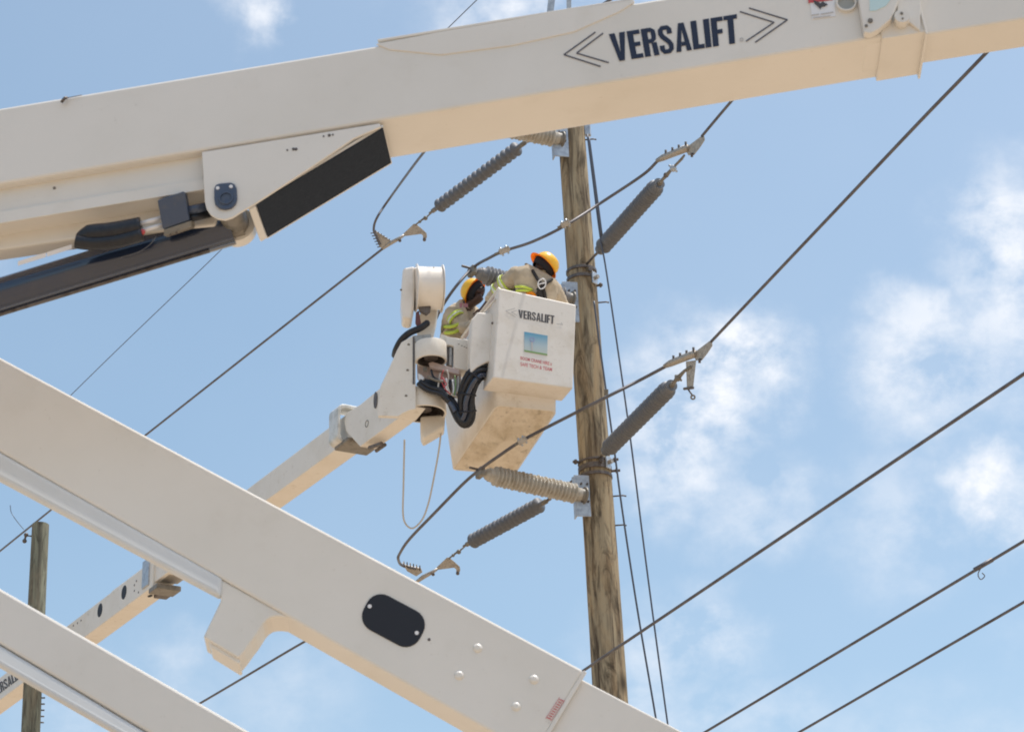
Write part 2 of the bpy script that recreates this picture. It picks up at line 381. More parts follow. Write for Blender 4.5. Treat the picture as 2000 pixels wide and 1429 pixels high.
# ------------------------------------------------------------------ ground
g = MB(); n = 40; S = 900
vs = [Vector(((i/n-.5)*2*S, (j/n-.5)*2*S+200, 0)) for j in range(n+1) for i in range(n+1)]
g.add(vs, [[j*(n+1)+i, j*(n+1)+i+1, (j+1)*(n+1)+i+1, (j+1)*(n+1)+i] for j in range(n) for i in range(n)])
gm = mat('sandy_ground', (.41, .32, .225), .95, noise=[(.25, (.36, .275, .19), .4, .65), (6, (.32, .25, .18), .5, .8, .6)], bump=(8, .4))
tag(g.build('ground', gm), kind='structure')

# ------------------------------------------------------------------ near upper boom
D1 = 10.0
A1, B1 = P(-450, 434, D1), P(2550, -62, D1)
t1, u1, n1 = beamframe(A1, B1)
PB = (A1, n1)
H1 = 0.385; W1 = 0.335
ub = empty('aerial_boom', P(100, 350, D1), 'long white aerial boom with blue VERSALIFT lettering crossing the top of the view', 'boom')
def rp(x, y): return PL(x, y, PB)
xe = 1806
E1 = rp(xe, 59)
m = beam(rp(-450, 434), E1, H1, H1*.99, W1); m.build('boom_section', 'paint', ub, .012)
# inner telescoping section leaves the collar to the right
t, u, nn = t1, u1, n1
i0 = rp(1690, 84)+n1*.03+u1*.012; i1 = rp(2550, -52)+n1*.03+u1*.012
beam(i0, i1, .34, .34, .24).build('inner_section', 'paint', ub, .01)
# collar at the mouth: two frames and a wrap
c0 = rp(1722, 73)
col = MB(); col.cbox(rp(1764, 66)+n1*(W1/2)-u1*.004+u1*H1/2, t1*.192, n1*(W1+.014), u1*(H1+.02)); col.build('collar', 'paint', ub, .004)
fl = MB(); fl.cbox(rp(1806, 57)+n1*(W1/2)-u1*.012+u1*H1/2, t1*.010, n1*(W1+.035), u1*(H1+.05))
fl.build('flange', 'paint', ub, .003)
mb = MB(); c = rp(1764, 57)+n1*.22-u1*.017; mb.prism([c+t1*.012*math.cos(a)*1.2+n1*.010*math.sin(a) for a in [k*math.pi/6 for k in range(12)]], -u1*.003); mb.build('drain_hole', 'dark', ub)
# welded doubler plate on the upper side face
plate([(734,86),(760,97),(862,107),(1000,89),(1122,62),(1210,23),(1240,4),(1236,-3),(1000,39),(860,62)], off(PB, .006), .010).build('doubler_plate', 'paint', ub, .003)
mb = MB(); top = [PL(738, 82, off(PB, .006)), PL(1238, 1, off(PB, .006))]
mb.box(top[0]+u1*.002, top[1]-top[0], n1*.05, u1*.012); mb.build('edge_strip', 'paint', ub, .002)
# lettering and chevrons
PT = off(PB, .003)
heavy('lettering', 'VERSALIFT', [(1189,67),(1439,28),(1443,84),(1200,121)], PT, 'navy', ub)
for pl_ in ([(1163,63),(1101.5,107),(1173,130)], [(1178,65),(1126,104),(1189,122.5)], [(1445,23),(1512,44),(1457,81)], [(1463,16),(1538,39),(1475,83)]):
    poly_line(pl_, 2.6, PT).build('chevron_line', 'thinline', ub)
lettering('registered_mark', 'o', [(1444,74),(1452,73),(1453,81),(1445,82)], PT, 'faint', ub)
# warning sticker
st = plate([(1578,-30),(1626,-36),(1632,32),(1586,38)], off(PB, .003), .002).build('warning_sticker', 'sticker', ub)
plate([(1577,-30),(1625,-36),(1627,0),(1579,6)], off(PB, .006), .002).build('red_strip', 'redstrip', st)
plate([(1588,1),(1597,3),(1602,7),(1607,3),(1611,6),(1617,9),(1610,13),(1606,12),(1602,18),(1598,13),(1592,8)], off(PB, .009), .002).build('warning_symbol', 'greytext', st)
mm = MB(); poly_line([(1585,30),(1600,28)], 2, off(PB, .006), mm); poly_line([(1603,28),(1628,24)], 2, off(PB, .006), mm); poly_line([(1588,35),(1622,31)], 1.4, off(PB, .006), mm)
mm.build('small_print', 'faint', st)
# port hole, cam plate, roller
def disc(px, py, rpx, pl, m_, name, par, thick=.006, sq=1.0, rim=None):
    c = PL(px, py, pl); r = (PL(px+rpx, py, pl)-c).length
    nn_ = pl[1] if pl[1].dot(FW) > 0 else -pl[1]
    mb_ = MB()
    if rim: mb_.ring(c, c+nn_*thick, r, r*rim)
    else: mb_.cyl(c, c+nn_*thick, r, n=28)
    return mb_.build(name, m_, par, .001)
disc(1653, 4, 20, off(PB, .018), 'paint', 'port_hole', ub, .020, rim=.84)
disc(1653, 4, 16.8, off(PB, .0015), 'portgrey', 'port_cover', ub, .003)
cam_pl = plate([(1672,-40),(1680,20),(1688,63),(1700,66),(1716,58),(1740,38),(1754,5),(1757,-40)], off(PB, .05), .045).build('cam_plate', 'paint', ub, .006)
plate([(1697,-40),(1699,22),(1710,21),(1730,12),(1742,-4),(1746,-40)], off(PB, .053), .004).build('pulley_window', 'palecyan', cam_pl)
disc(1700, 40, 5, off(PB, .056), 'greyblk', 'bolt', cam_pl, .006)
disc(1692, 50, 3, off(PB, .056), 'greyblk', 'bolt', cam_pl, .006)
ro = disc(1762, 31, 15, off(PB, .06), 'paint', 'roller', ub, .055)
disc(1761, 26, 3, off(PB, .064), 'greyblk', 'bolt', ro, .004); disc(1763, 36, 2, off(PB, .064), 'greyblk', 'bolt', ro, .004)
plate([(1755,-40),(1752,28),(1762,46),(1776,44),(1797,60),(1800,-40)], off(PB, .022), .018).build('end_plate', 'paint', ub, .004)
# clip near the left top edge
mb = MB(); c = PL(124, 194, PB); mb.tube([PL(120,200,off(PB,.02)), PL(126,192,off(PB,.03)), PL(130,191,off(PB,.01))], .007); mb.tube([PL(130,192,off(PB,.01)), PL(160,186,off(PB,.008))], .002)
mb.build('edge_clip', 'darksteel', ub)

# inset lower box, left of the gusset
PI = off(PB, -.05)
plate([(-450,405),(-450,495),(0,436),(398,371),(398,280),(0,350)], PI, .23).build('lower_channel', 'paint', ub, .006)
poly_line([(-450,480),(0,414),(396,349)], 1.6, off(PI, .002)).build('seam_line', 'thinline', ub) if False else None
mb = MB(); p0 = PL(-450, 486, PI); p1 = PL(397, 349, PI)
plate([(-450,481),(-450,496),(0,436),(399,370),(399,349),(0,413)], off(PI, .012), .0125).build('lower_strip', 'paint', ub, .002)
disc(106, 367, 3, off(PI, .003), 'greyblk', 'rivet', ub, .004)
# deep underside box (elbow housing) further back
mb = MB(); q = PL(-450, 498, PI); 
plate([(-450,440),(-450,548),(0,488),(150,466),(420,440),(470,300)], off(PB, -.16), .10).build('rear_housing', 'paint', ub, .01)

# gusset bracket with pivot
gp = [(394,297),(400,394),(403,407),(411,419),(424,427),(440,429),(455,424),(470,414),(499,397),(604,329),(690,271),(743,248),(742,241)]
plate(gp, off(PB, .008), .014).build('gusset_plate', 'paint', ub, .003)
plate([(394,297),(400,394),(403,407),(411,419),(424,427),(440,429),(455,424),(470,414),(499,397),(604,329),(690,271),(743,248),(742,241)], off(PB, -(W1-.03)), .014).build('gusset_plate', 'paint', ub, .003)
# slanted underside web and black panel
a, b_ = PL(498, 398, off(PB, -.010)), PL(745, 250, off(PB, -.010))
wd = W1-.012
mb = MB(); vv = (b_-a).normalized(); dn = vv.cross(n1); dn = dn if dn.z < 0 else -dn
def quadstrip(p, q, depth0, depth1, th, name, m_, par, bev=.002):
    return MB().box(p+n1*depth0, q-p, n1*(depth1-depth0), dn*th).build(name, m_, par, bev)
quadstrip(a, b_+vv*.012, 0, wd, -.012, 'slanted_web', 'paint', ub)
quadstrip(a+dn*.001+vv*.002, b_+dn*.001+vv*.006, .0, .302, .006, 'grip_panel', 'blackpanel', ub)
quadstrip(a-vv*.035, a-vv*.004, .0, .29, .014, 'web_flange', 'paint', ub)
for (x, y) in ((514,402),(541,446)):
    pass
# pivot pin through the bracket
pc = PL(440, 384, off(PB, .016))
cap = plate([(418,368),(421,361),(428,358),(450,356),(458,359),(462,368),(463,388),(460,398),(452,406),(440,409),(428,407),(420,399),(418,388)], off(PB, .02), .012).build('pin_keeper', 'blueblk', ub, .004)
disc(425, 367, 3.6, off(PB, .023), 'sticker', 'bolt', cap, .004); disc(451, 364, 3.6, off(PB, .023), 'sticker', 'bolt', cap, .004)
disc(441, 386, 14, off(PB, .026), 'blueblk', 'pin_face', cap, .006, rim=.8)
cc = PL(441, 386, PB)
MB().cyl(cc+n1*.015, cc+n1*.285, .058).build('pivot_pin', 'greyblk', ub)
MB().ring(cc+n1*.24, cc+n1*.30, .085, .05).build('pin_boss', 'paint', ub, .003)
# bolts with print beside them
for x, y in ((561,293),(573,291),(578,291),(632,266),(643,264),(650,263)):
    disc(x, y, 3 if x in (573,578,643) else 1.8, off(PB, .011), 'darksteel', 'bolt', ub, .004)

# hydraulic cylinder, its hoses and valve: parts of the boom
hc = (P(-450, 716, 10.05), P(452, 443, 10.12))
cyl = MB().cyl(hc[0], hc[1], .083, n=32).build('hydraulic_cylinder', 'cyl', ub)
ta = (hc[1]-hc[0]).normalized()
lo = (-UP - FW*.55).normalized(); lo = (lo-ta*lo.dot(ta)).normalized()
MB().cyl(hc[1]-ta*.015, hc[1]+ta*.05, .066, n=28).build('rod_eye', 'greyblk', ub, .004)
up_ = (UP*.8 - FW*.6).normalized(); up_ = (up_-ta*up_.dot(ta)).normalized()
# small pipe on the cylinder's side and the pale label
MB().tube([hc[0]+lo*.088+ta*.1, hc[0].lerp(hc[1], .5)+lo*.088, hc[1]+lo*.088-ta*.12], .009).build('steel_pipe', 'darksteel', cyl)
s0 = P(35, 519, 9.965); s1 = P(140, 486, 9.965)
dd = (s1-s0); upw = UP*.024
MB().box(s0, dd*.52, upw*.8, FW*.004).build('label_strip', 'sticker', cyl)
MB().box(s0+dd*.54, dd*.46, upw*.8, FW*.004).build('label_strip', 'sticker', cyl)
# bundled hoses
hb = [P(x, y, 9.93) for x, y in ((150,468),(165,462),(185,458),(215,455),(245,450),(276,444))]
MB().tube(spline(hb, 6), [.012]+[.022+.024*min(1, k/8) for k in range(len(spline(hb, 6))-1)], 14).build('hose_sleeve', 'black', ub)
hb2 = [P(x, y, 9.90) for x, y in ((148,472),(170,475),(200,475),(235,470),(278,458))]
MB().tube(spline(hb2, 6), .030, 12).build('hose_sleeve', 'black', ub)
MB().tube([P(272,438,9.93), P(322,424,9.95)], .011).build('steel_tube', 'sticker', ub)
MB().tube([P(272,452,9.92), P(325,437,9.94)], .010).build('steel_tube', 'sticker', ub)
MB().ball(P(278, 453, 9.91), .013).build('red_cap', 'redstrip', ub)
vb = MB(); o = P(318, 450, 9.92); vb.box(P(318, 448, 9.90), P(370, 430, 9.90)-P(318, 448, 9.90), UP*.125-RT*.024, FW*.10+UP*.0)
valve = vb.build('valve_block', 'blueblk', ub, .006)
vb = MB(); vb.box(P(320, 461, 9.90), P(374, 443, 9.90)-P(320, 461, 9.90), UP*.028, FW*.10); vb.build('valve_base', 'greyblk', valve, .003)
for (x, y) in ((333,462),(345,458)):
    MB().cyl(P(x, y-3, 9.895), P(x, y-3, 9.88), .006).build('bolt', 'darksteel', valve)
MB().tube([P(366,412,9.94), P(385,408,9.95), P(402,404,10.0)], .020, 12).build('hose_fitting', 'blueblk', ub)
MB().tube([P(366,428,9.94), P(385,424,9.95), P(410,418,10.02)], .016, 12).build('hose_fitting', 'black', ub)
MB().tube(spline([P(305,462,9.93), P(292,478,9.95), P(270,492,9.96), P(235,503,9.97)], 6), .0025, 6).build('thin_cable', 'thin', ub)

# ------------------------------------------------------------------ near lower boom (diagonal)
db = empty('lower_boom', P(500, 1100, 10.6), 'white lower boom sloping down to the right with a black rounded hatch', 'boom')
dL, dR = 11.3, 9.9
A2, B2 = P(-500, 596, 10.95), P(1095, 1500, 10.2)
t2, u2, n2 = beamframe(A2, B2)
PD = (A2, n2)
ridge = lambda x: 880+.572*x
topl = lambda x: 697+.536*x
outl = [(-500,topl(-500)-4),(1140,1308),(1062,1470),(1020,1550),(920,1404),(0,880),(-500,ridge(-500))]
Wd = .25
face = plate([(-500,429),(0,697),(600,1019),(1140,1308),(1030,1500),(1000,1450),(920,1406),(566,1205),(0,881),(-500,596)], PD, Wd).build('boom_box', 'paint', db, .012)
# inner section emerging at the lower right
plate([(1090,1302),(1140,1327),(1305,1413),(1500,1516),(1500,1700),(1000,1500)], off(PD, -.022), .15).build('inner_section', 'paint', db, .008)
mb = MB(); 
# mouth frame seam
pp = plate([(1140,1308),(1136,1314),(1024,1500),(1030,1506),(1146,1312)], off(PD, .004), .02).build('mouth_rim', 'paint', db, .002)
# added rail below the left half, pale for the underside's sky reflection (leans outwards, so it catches the sky)
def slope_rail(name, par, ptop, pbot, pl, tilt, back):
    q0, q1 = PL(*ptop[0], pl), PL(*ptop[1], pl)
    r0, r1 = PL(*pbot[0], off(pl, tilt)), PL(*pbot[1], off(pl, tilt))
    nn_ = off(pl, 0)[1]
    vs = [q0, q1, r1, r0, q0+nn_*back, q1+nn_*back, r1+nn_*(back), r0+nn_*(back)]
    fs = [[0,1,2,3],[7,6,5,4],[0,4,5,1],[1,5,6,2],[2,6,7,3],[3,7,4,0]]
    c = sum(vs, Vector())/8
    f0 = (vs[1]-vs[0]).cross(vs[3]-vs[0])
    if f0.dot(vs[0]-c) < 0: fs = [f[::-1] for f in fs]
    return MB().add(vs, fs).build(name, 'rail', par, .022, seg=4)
slope_rail('sky_catch_rail', db, ((-500,597),(436,1127)), ((-500,668),(431,1165)), PD, .016, .07)
# hatch
import math as _m
def rrect(cx, cy, hw, hh, r, ang, k=6):
    o = []
    for sx, sy, a0 in ((1,1,0),(-1,1,90),(-1,-1,180),(1,-1,270)):
        for i in range(k+1):
            a = R_(a0+90*i/k); x = sx*(hw-r)+r*math.cos(a); y = sy*(hh-r)+r*math.sin(a)
            o.append((cx+x*math.cos(ang)-y*math.sin(ang), cy+x*math.sin(ang)+y*math.cos(ang)))
    return o
ha = R_(28)
plate(rrect(768.5, 1210.5, 62, 38, 31, ha), off(PD, .006), .010).build('black_hatch', 'dark', db, .003)
disc(722, 1183, 4, off(PD, .009), 'sticker', 'bolt', db, .004); disc(814, 1235, 4, off(PD, .009), 'sticker', 'bolt', db, .004)
disc(838, 1248, 3, off(PD, .002), 'darksteel', 'rivet', db, .003)
for x, y in ((933,1265),(897,1318),(1043,1326),(1008,1379)):
    c = PL(x, y, PD); nn_ = off(PD, 0)[1]
    MB().lathe(c+nn_*.002, c-nn_*.010, [(0,.023),(.3,.022),(.7,.018),(1,.010)], 20).build('welded_boss', 'paint', db)
# red instruction print along the mouth
lettering('warning_print', 'DANGER', [(1086,1361),(1096,1367),(1076,1408),(1066,1402)], off(PD, .003), 'red', db, .0) if False else None
mm = MB()
rr0, rr1 = Vector((1098,1364)), Vector((1071,1404))
for k in range(9):
    f = (k+.5)/9; c = rr0.lerp(rr1, f); w = (4 if k in (0, 8) else 3)
    poly_line([(c.x-w, c.y-w*.45), (c.x+w, c.y+w*.45)], 2.0, off(PD, .004), mm)
poly_line([(1103,1366),(1076,1407)], .9, off(PD, .004), mm); poly_line([(1093,1361),(1066,1402)], .9, off(PD, .004), mm)
mm.build('warning_print', 'red', db)
# stub bracket hanging below
stub = plate([(428,1128),(565,1205),(548,1203),(538,1203),(529,1205),(521,1210),(514,1218),(508,1228),(500,1240),(490,1253),(478,1270),(466,1284),(397,1243),(431,1172)], off(PD, -.012), .22).build('stub_bracket', 'paint', db, .01)
plate([(404,1241),(464,1280),(470,1292),(466,1296),(411,1262)], off(PD, -.035), .18).build('stub_foot', 'paint', stub, .005)
# ------------------------------------------------------------------ bottom-left boom
bb = empty('stowed_boom', P(150, 1320, 9.2), 'white boom cutting the bottom left corner below the hatch boom', 'boom')
A3, B3 = P(-500, 958, 9.9), P(700, 1673, 9.4)
t3, u3, n3 = beamframe(A3, B3); PS = (A3, n3)
plate([(-500,861),(0,1148),(465,1415),(800,1607),(800,1733),(267,1415),(0,1256),(-500,958)], PS, .16).build('boom_box', 'paint', bb, .012)
slope_rail('sky_catch_rail', bb, ((-500,959),(700,1675)), ((-500,1012),(700,1704)), PS, .014, .06)  # same added rail, tilted and tinted pale to show sky reflection

# ------------------------------------------------------------------ main wooden pole
DP = 22.5
pb = P(1154, 800, DP); PX, PY = pb.x, pb.y
ztop = P(1113, 120, DP+.7).z
lean = Vector((0.0, 0, 0))
Z8 = pb.z
def pole_at(z): return Vector((PX-.020*(z-Z8)/(ztop-Z8), PY, z))
def prad(z): return .192 + (.136-.192)*(z/ztop)
up = empty('utility_pole', (PX, PY, 0), 'tall brown wooden utility pole standing right behind the bucket', 'pole')
mb = MB(); prof = []
zz = 0
nseg = 60; vs = []; fs = []; nn = 24
for k in range(nseg+1):
    z = ztop*k/nseg; r = prad(z)
    for i in range(nn):
        th = 2*math.pi*i/nn; rr = r*(1+.018*math.sin(3*th+z*.8)+.012*math.sin(7*th+z*2.1+1)+random.uniform(-.006, .006))
        vs.append(pole_at(z)+Vector((math.cos(th)*rr, math.sin(th)*rr, 0)))
for k in range(nseg):
    for i in range(nn):
        j = (i+1) % nn; fs.append([k*nn+i, k*nn+j, (k+1)*nn+j, (k+1)*nn+i])
mb.add(vs, fs, True); mb.add(vs[-nn:], [list(range(nn))]); mb.build('trunk', 'wood', up)
def zat(py, px=1150): return None
def pole_z(py):                         # height on the pole seen at row py
    lo_, hi = 0, 30
    for _ in range(40):
        mid = (lo_+hi)/2; v = Vector((PX, PY, mid))-CAM; y = CY-FPX*v.dot(UP)/v.dot(FW)
        if y > py: lo_ = mid
        else: hi = mid
    return lo_
def proj(p):
    v = p-CAM; return (CX+FPX*v.dot(RT)/v.dot(FW), CY-FPX*v.dot(UP)/v.dot(FW), v.dot(FW))
# top irons
tz = ztop
tp = proj(pole_at(ztop))
for (x0, y0, x1, y1, w) in ((1074,25,1085,-70,.035),(1113,130,1110,-70,.024)):
    a_, b2 = P(x0, y0+ (120 if x0 == 1074 else 0), DP+.75), P(x1, y1, DP+1.0)
    a_ = P(x0-6, y0+60, DP+.75) if x0 == 1074 else a_
    MB().cbox((a_+b2)/2, (b2-a_), RT*w*2, FW*.02).build('ridge_iron', 'steel', up, .003)
# bands and bolts
def band(py, h, extra, name='pole_band'):
    z = pole_z(py); r = prad(z)
    b = MB().ring(pole_at(z-h/2), pole_at(z+h/2), r+extra, r-.002).build(name, 'darksteel', up, .002)
    return z, r, b
for py, h in ((548, .035), (532, .03), (918, .05), (933, .03), (905, .02)):
    z, r, b = band(py, h, .012)
def vec_at(a): return az(a)
for py, a, ln in ((561, 100, .07), (905, 110, .10), (922, 95, .10), (905, -110, .08), (935, -100, .09), (540, 150, .05), (912, 160, .06)):
    z = pole_z(py); r = prad(z); c = pole_at(z)+vec_at(a)*(r-.01)
    mb = MB().cyl(c, c+vec_at(a)*ln, .014, n=10); mb.cyl(c+vec_at(a)*ln*.55, c+vec_at(a)*(ln*.55+.02), .026, n=6)
    mb.build('bolt', 'darksteel', up, .002)
# eye plates on the bands (pale galvanised)
for py in (553, 912):
    z = pole_z(py); r = prad(z); c = pole_at(z)+vec_at(130)*(r+.015)
    tt = vec_at(40)
    MB().cbox(c, tt*.075, Z*.13, vec_at(130)*.018).build('eye_plate', 'steel', up, .006)
    MB().cyl(c+vec_at(130)*.0, c+vec_at(130)*.05, .022, n=10).build('eye_nut', 'alu', up, .003)
# bolt/step pins on the right side
for py, ln in ((592, .10), (970, .12), (1027, .10), (274, .10)):
    z = pole_z(py); r = prad(z); c = pole_at(z)+vec_at(88)*(r-.02)
    MB().tube([c, c+vec_at(95)*ln, c+vec_at(95)*(ln+.03)-Z*.01], .008).build('step_pin', 'darksteel', up)
# guy attachment at the top right
z = pole_z(258); c = pole_at(z)+vec_at(100)*(prad(z))
MB().cbox(c+vec_at(100)*.03, vec_at(10)*.05, Z*.14, vec_at(100)*.06).build('guy_bracket', 'steel', up, .005)

# brackets + post insulators
PDIR = az(-118)
def bracket(py0, py1):
    """galvanised channel bracket on the pole, lower one spans py0..py1"""
    z0, z1 = pole_z(py1), pole_z(py0); zc = (z0+z1)/2; r = prad(zc)
    s = az(166); w_ = Vector((s.y, -s.x, 0)).normalized()
    if w_.dot(RT) < 0: w_ = -w_
    # centre chosen so that it sits on the pole's left front
    c = pole_at(zc)+az(-132)*(r+.02)
    br = MB(); br.cbox(c+s*.03, w_*.19, Z*(z1-z0), s*.014)
    br.cbox(c+w_*.085-s*.015, w_*.012, Z*(z1-z0), s*.09); br.cbox(c-w_*.085-s*.015, w_*.012, Z*(z1-z0), s*.09)
    o = br.build('bracket', 'steel', up, .004)
    for dz in (.12, .04, -.06):
        for dx in (-.03, .03):
            q = c+s*.037+Z*dz+w_*dx
            MB().cyl(q, q+s*.014, .012, n=6).build('bolt', 'darksteel', o)
    return c+s*.037, s, w_
def shed_profile(L_, n_, r_core, r_big, r_small, taper=0.0, thin=False):
    pr = [(0, r_core)]
    for k in range(n_):
        t0 = .05+.90*k/n_; dt = .90/n_; rb = r_big if k % 2 == 0 else r_small
        rb *= 1-taper*abs(k/(n_-1)-.5)*0
        if thin: pr += [(t0+dt*.25, r_core), (t0+dt*.52, rb), (t0+dt*.60, rb), (t0+dt*.72, r_core)]; continue
        pr += [(t0+dt*.10, r_core), (t0+dt*.55, rb), (t0+dt*.70, rb*.98), (t0+dt*.80, r_core*1.02)]
    return pr+[(1, r_core)]
PR = []
def post(base, tip, label, m_='post'):
    e = empty('post_insulator', base, label, 'insulator', 'ribbed post insulators bracketed to the wooden pole')
    L_ = (tip-base); Ln = L_.length; d = L_.normalized()
    A_, B_ = base+d*.05, tip-d*.09
    MB().lathe(A_, B_, shed_profile(1, 22, .066, .100, .094), 28).build('ribbed_body', m_, e)
    MB().lathe(base, A_+d*.01, [(0,.085),(.25,.085),(.3,.062),(1,.060)], 24).build('base_fitting', 'greyblk', e, .002)
    MB().lathe(B_-d*.01, tip, [(0,.062),(.35,.055),(.6,.032),(1,.028)], 20).build('tip_fitting', m_, e, .002)
    # clamp holding the jumper
    MB().cbox(tip+Z*.0, d*.05, Z*.09, Vector((-d.y, d.x, 0))*.13).build('jumper_clamp', 'greyblk', e, .012)
    MB().cyl(tip+Z*.03+d*.02, tip+Z*.03+d*.11, .012, n=8).build('clamp_bolt', 'darksteel', e)
    return tip
c3, s3, w3 = bracket(938, 1018)  # lower
zlow = pole_z(978)
b3 = Vector((c3.x, c3.y, zlow)); 
def tip_of(base, px, py):
    # tip at the same height rise as seen: intersect the pixel ray with the vertical plane along PDIR
    return PL(px, py, (base, Vector((-PDIR.y, PDIR.x, 0))))
t3p = post(b3, tip_of(b3, 938, 923), 'beige ribbed post insulator under the bucket, the lowest on the pole')
c2, _, _ = bracket(562, 640)
b2p = Vector((c2.x, c2.y, pole_z(597)))
t2p = post(b2p, tip_of(b2p, 922, 530), 'grey post insulator behind the two workers, reaching over a helmet', 'postgrey')
c1, _, _ = bracket(238, 318)
b1p = Vector((c1.x, c1.y, pole_z(285)))
t1p = post(b1p, tip_of(b1p, 893, 232), 'beige post insulator half hidden behind the big boom')
print('TIPS', [tuple(round(x, 1) for x in proj(q)) for q in (t1p, t2p, t3p)], 'poletop', proj(pole_at(ztop)), 'polebot', proj(pole_at(pole_z(1360))))

# ------------------------------------------------------------------ strain insulators and clamps
ZL = {1: None}
GI = 'grey strain insulators holding the conductors'
GC = 'dead end clamps on the conductors'
def strain(A_, B_, n_, rb, label, rc=.018):
    e = empty('strain_insulator', A_, label, 'insulator', GI)
    d = (B_-A_).normalized()
    MB().lathe(A_, B_, shed_profile(1, n_, rc*1.4 if n_ < 22 else .055, rb, rb*(.97 if n_ < 22 else .95), 0, n_ < 22), 24).build('shed_body', 'insul', e)
    MB().lathe(A_-d*.10, A_+d*.03, [(0,.014),(.5,.014),(.55,.026),(1,.026)], 14).build('end_fitting', 'greyblk', e)
    MB().lathe(B_-d*.03, B_+d*.09, [(0,.026),(.5,.026),(.55,.014),(1,.014)], 14).build('end_fitting', 'greyblk', e)
    return A_, B_
def face_plane(p): return (p, FW.copy())
# phase heights come from where each insulator meets the pole
z1 = pole_z(240); z2 = pole_z(527); z3 = pole_z(905)
S1 = strain(PZ(1022, 281, z1), PZ(848, 410, z1), 17, .080, 'grey strain insulator up left, just below the big boom')
S2 = strain(PZ(1172, 488, z2), PZ(1288, 358, z2), 32, .084, 'grey strain insulator right of the pole beside the helmets')
S3 = strain(PZ(1184, 880, z3), PZ(1312, 752, z3), 32, .084, 'grey strain insulator right of the pole, below the bucket panel')
S4 = strain(PZ(1064, 980, z3), PZ(915, 1061, z3), 17, .082, 'grey strain insulator sloping down left under the ribbed beige post')
print('STRAIN depths', [round(proj(q)[2], 2) for s in (S1, S2, S3, S4) for q in s])
# rods tying them to the pole: parts of the pole
for s, zz_ in ((S1, z1), (S4, z3), (S2, z2), (S3, z3)):
    q = pole_at(zz_); d = (s[0]-q).normalized(); d.z = 0; d.normalize()
    MB().tube([q+d*(prad(zz_)*.9), s[0]+(q-s[0]).normalized()*.05], .013, 10).build('tie_rod', 'darksteel', up)

def clamp_left(dx, dy, pf, label, flat):
    e = empty('strain_clamp', P(790+dx, 460+dy, pf), label, 'clamp', GC)
    pl = (P(800+dx, 455+dy, pf), FW.copy())
    T = lambda L_: [(x+dx, y+dy) for x, y in L_]
    plate(T([(808,437),(812,437),(822,445),(833,455),(834,462),(830,472),(826,471),(826,460),(822,457),(792,461),(787,461),(788,456)]), pl, .02).build('yoke_plate', 'alu', e, .004)
    q = [P(x+dx, y+dy, pf) for x, y in ((811,440),(818,434),(826,428),(833,424),(847,412))]
    MB().tube(q, [.010, .010, .012, .010, .008], 8).build('shackle', 'greyblk', e)
    mb = MB(); mb.ball(P(831+dx, 426+dy, pf), .026); mb.ball(P(820+dx, 433+dy, pf), .018); mb.build('link', 'greyblk', e)
    MB().ball(P(829+dx, 468+dy, pf-.01), .02).build('pin', 'darksteel', e)
    MB().tube([P(790+dx, 459+dy, pf), P(779+dx, 466+dy, pf), P(762+dx, 475+dy, pf), P(747+dx, 486+dy, pf)], [.012, .02, .024, .016], 10).build('strain_arm', 'alu', e)
    mb = MB(); mb.ball(P(781+dx, 470+dy, pf-.02), .018); mb.build('pin', 'darksteel', e)
    if not flat:
        plate(T([(728,450),(733,450),(764,470),(766,477),(748,487),(741,482)]), (pl[0]-FW*.01, FW), .045).build('clamp_body', 'alu', e, .005)
        for k in range(6):
            f = k/5; a_ = P(729+dx+f*13, 455+dy+f*27, pf-.02); MB().tube([a_, a_-RT*.03-UP*.004], .006, 6).build('bolt', 'darksteel', e)
            a_ = P(733+dx+f*27, 452+dy+f*17, pf-.02); MB().tube([a_, a_+UP*.014+RT*.008], .006, 6).build('bolt', 'darksteel', e)
    else:
        plate(T([(720,447),(728,452),(757,458),(760,466),(748,474),(730,464)]), (pl[0]-FW*.01, FW), .045).build('clamp_body', 'alu', e, .005)
        for k in range(6):
            f = k/5; a_ = P(724+dx+f*31, 450+dy+f*8, pf-.02); MB().tube([a_-UP*.025, a_+UP*.03], .007, 6).build('bolt', 'darksteel' if k % 2 else 'alu', e)
    return e
dS1 = proj(S1[1])[2]; dS4 = proj(S4[1])[2]
clamp_left(0, 0, dS1+.15, 'dead end clamp at the upper left wire, far left of the helmets', False)
clamp_left(65, 651, dS4+.15, 'dead end clamp touching the edge of the hatch boom', True)
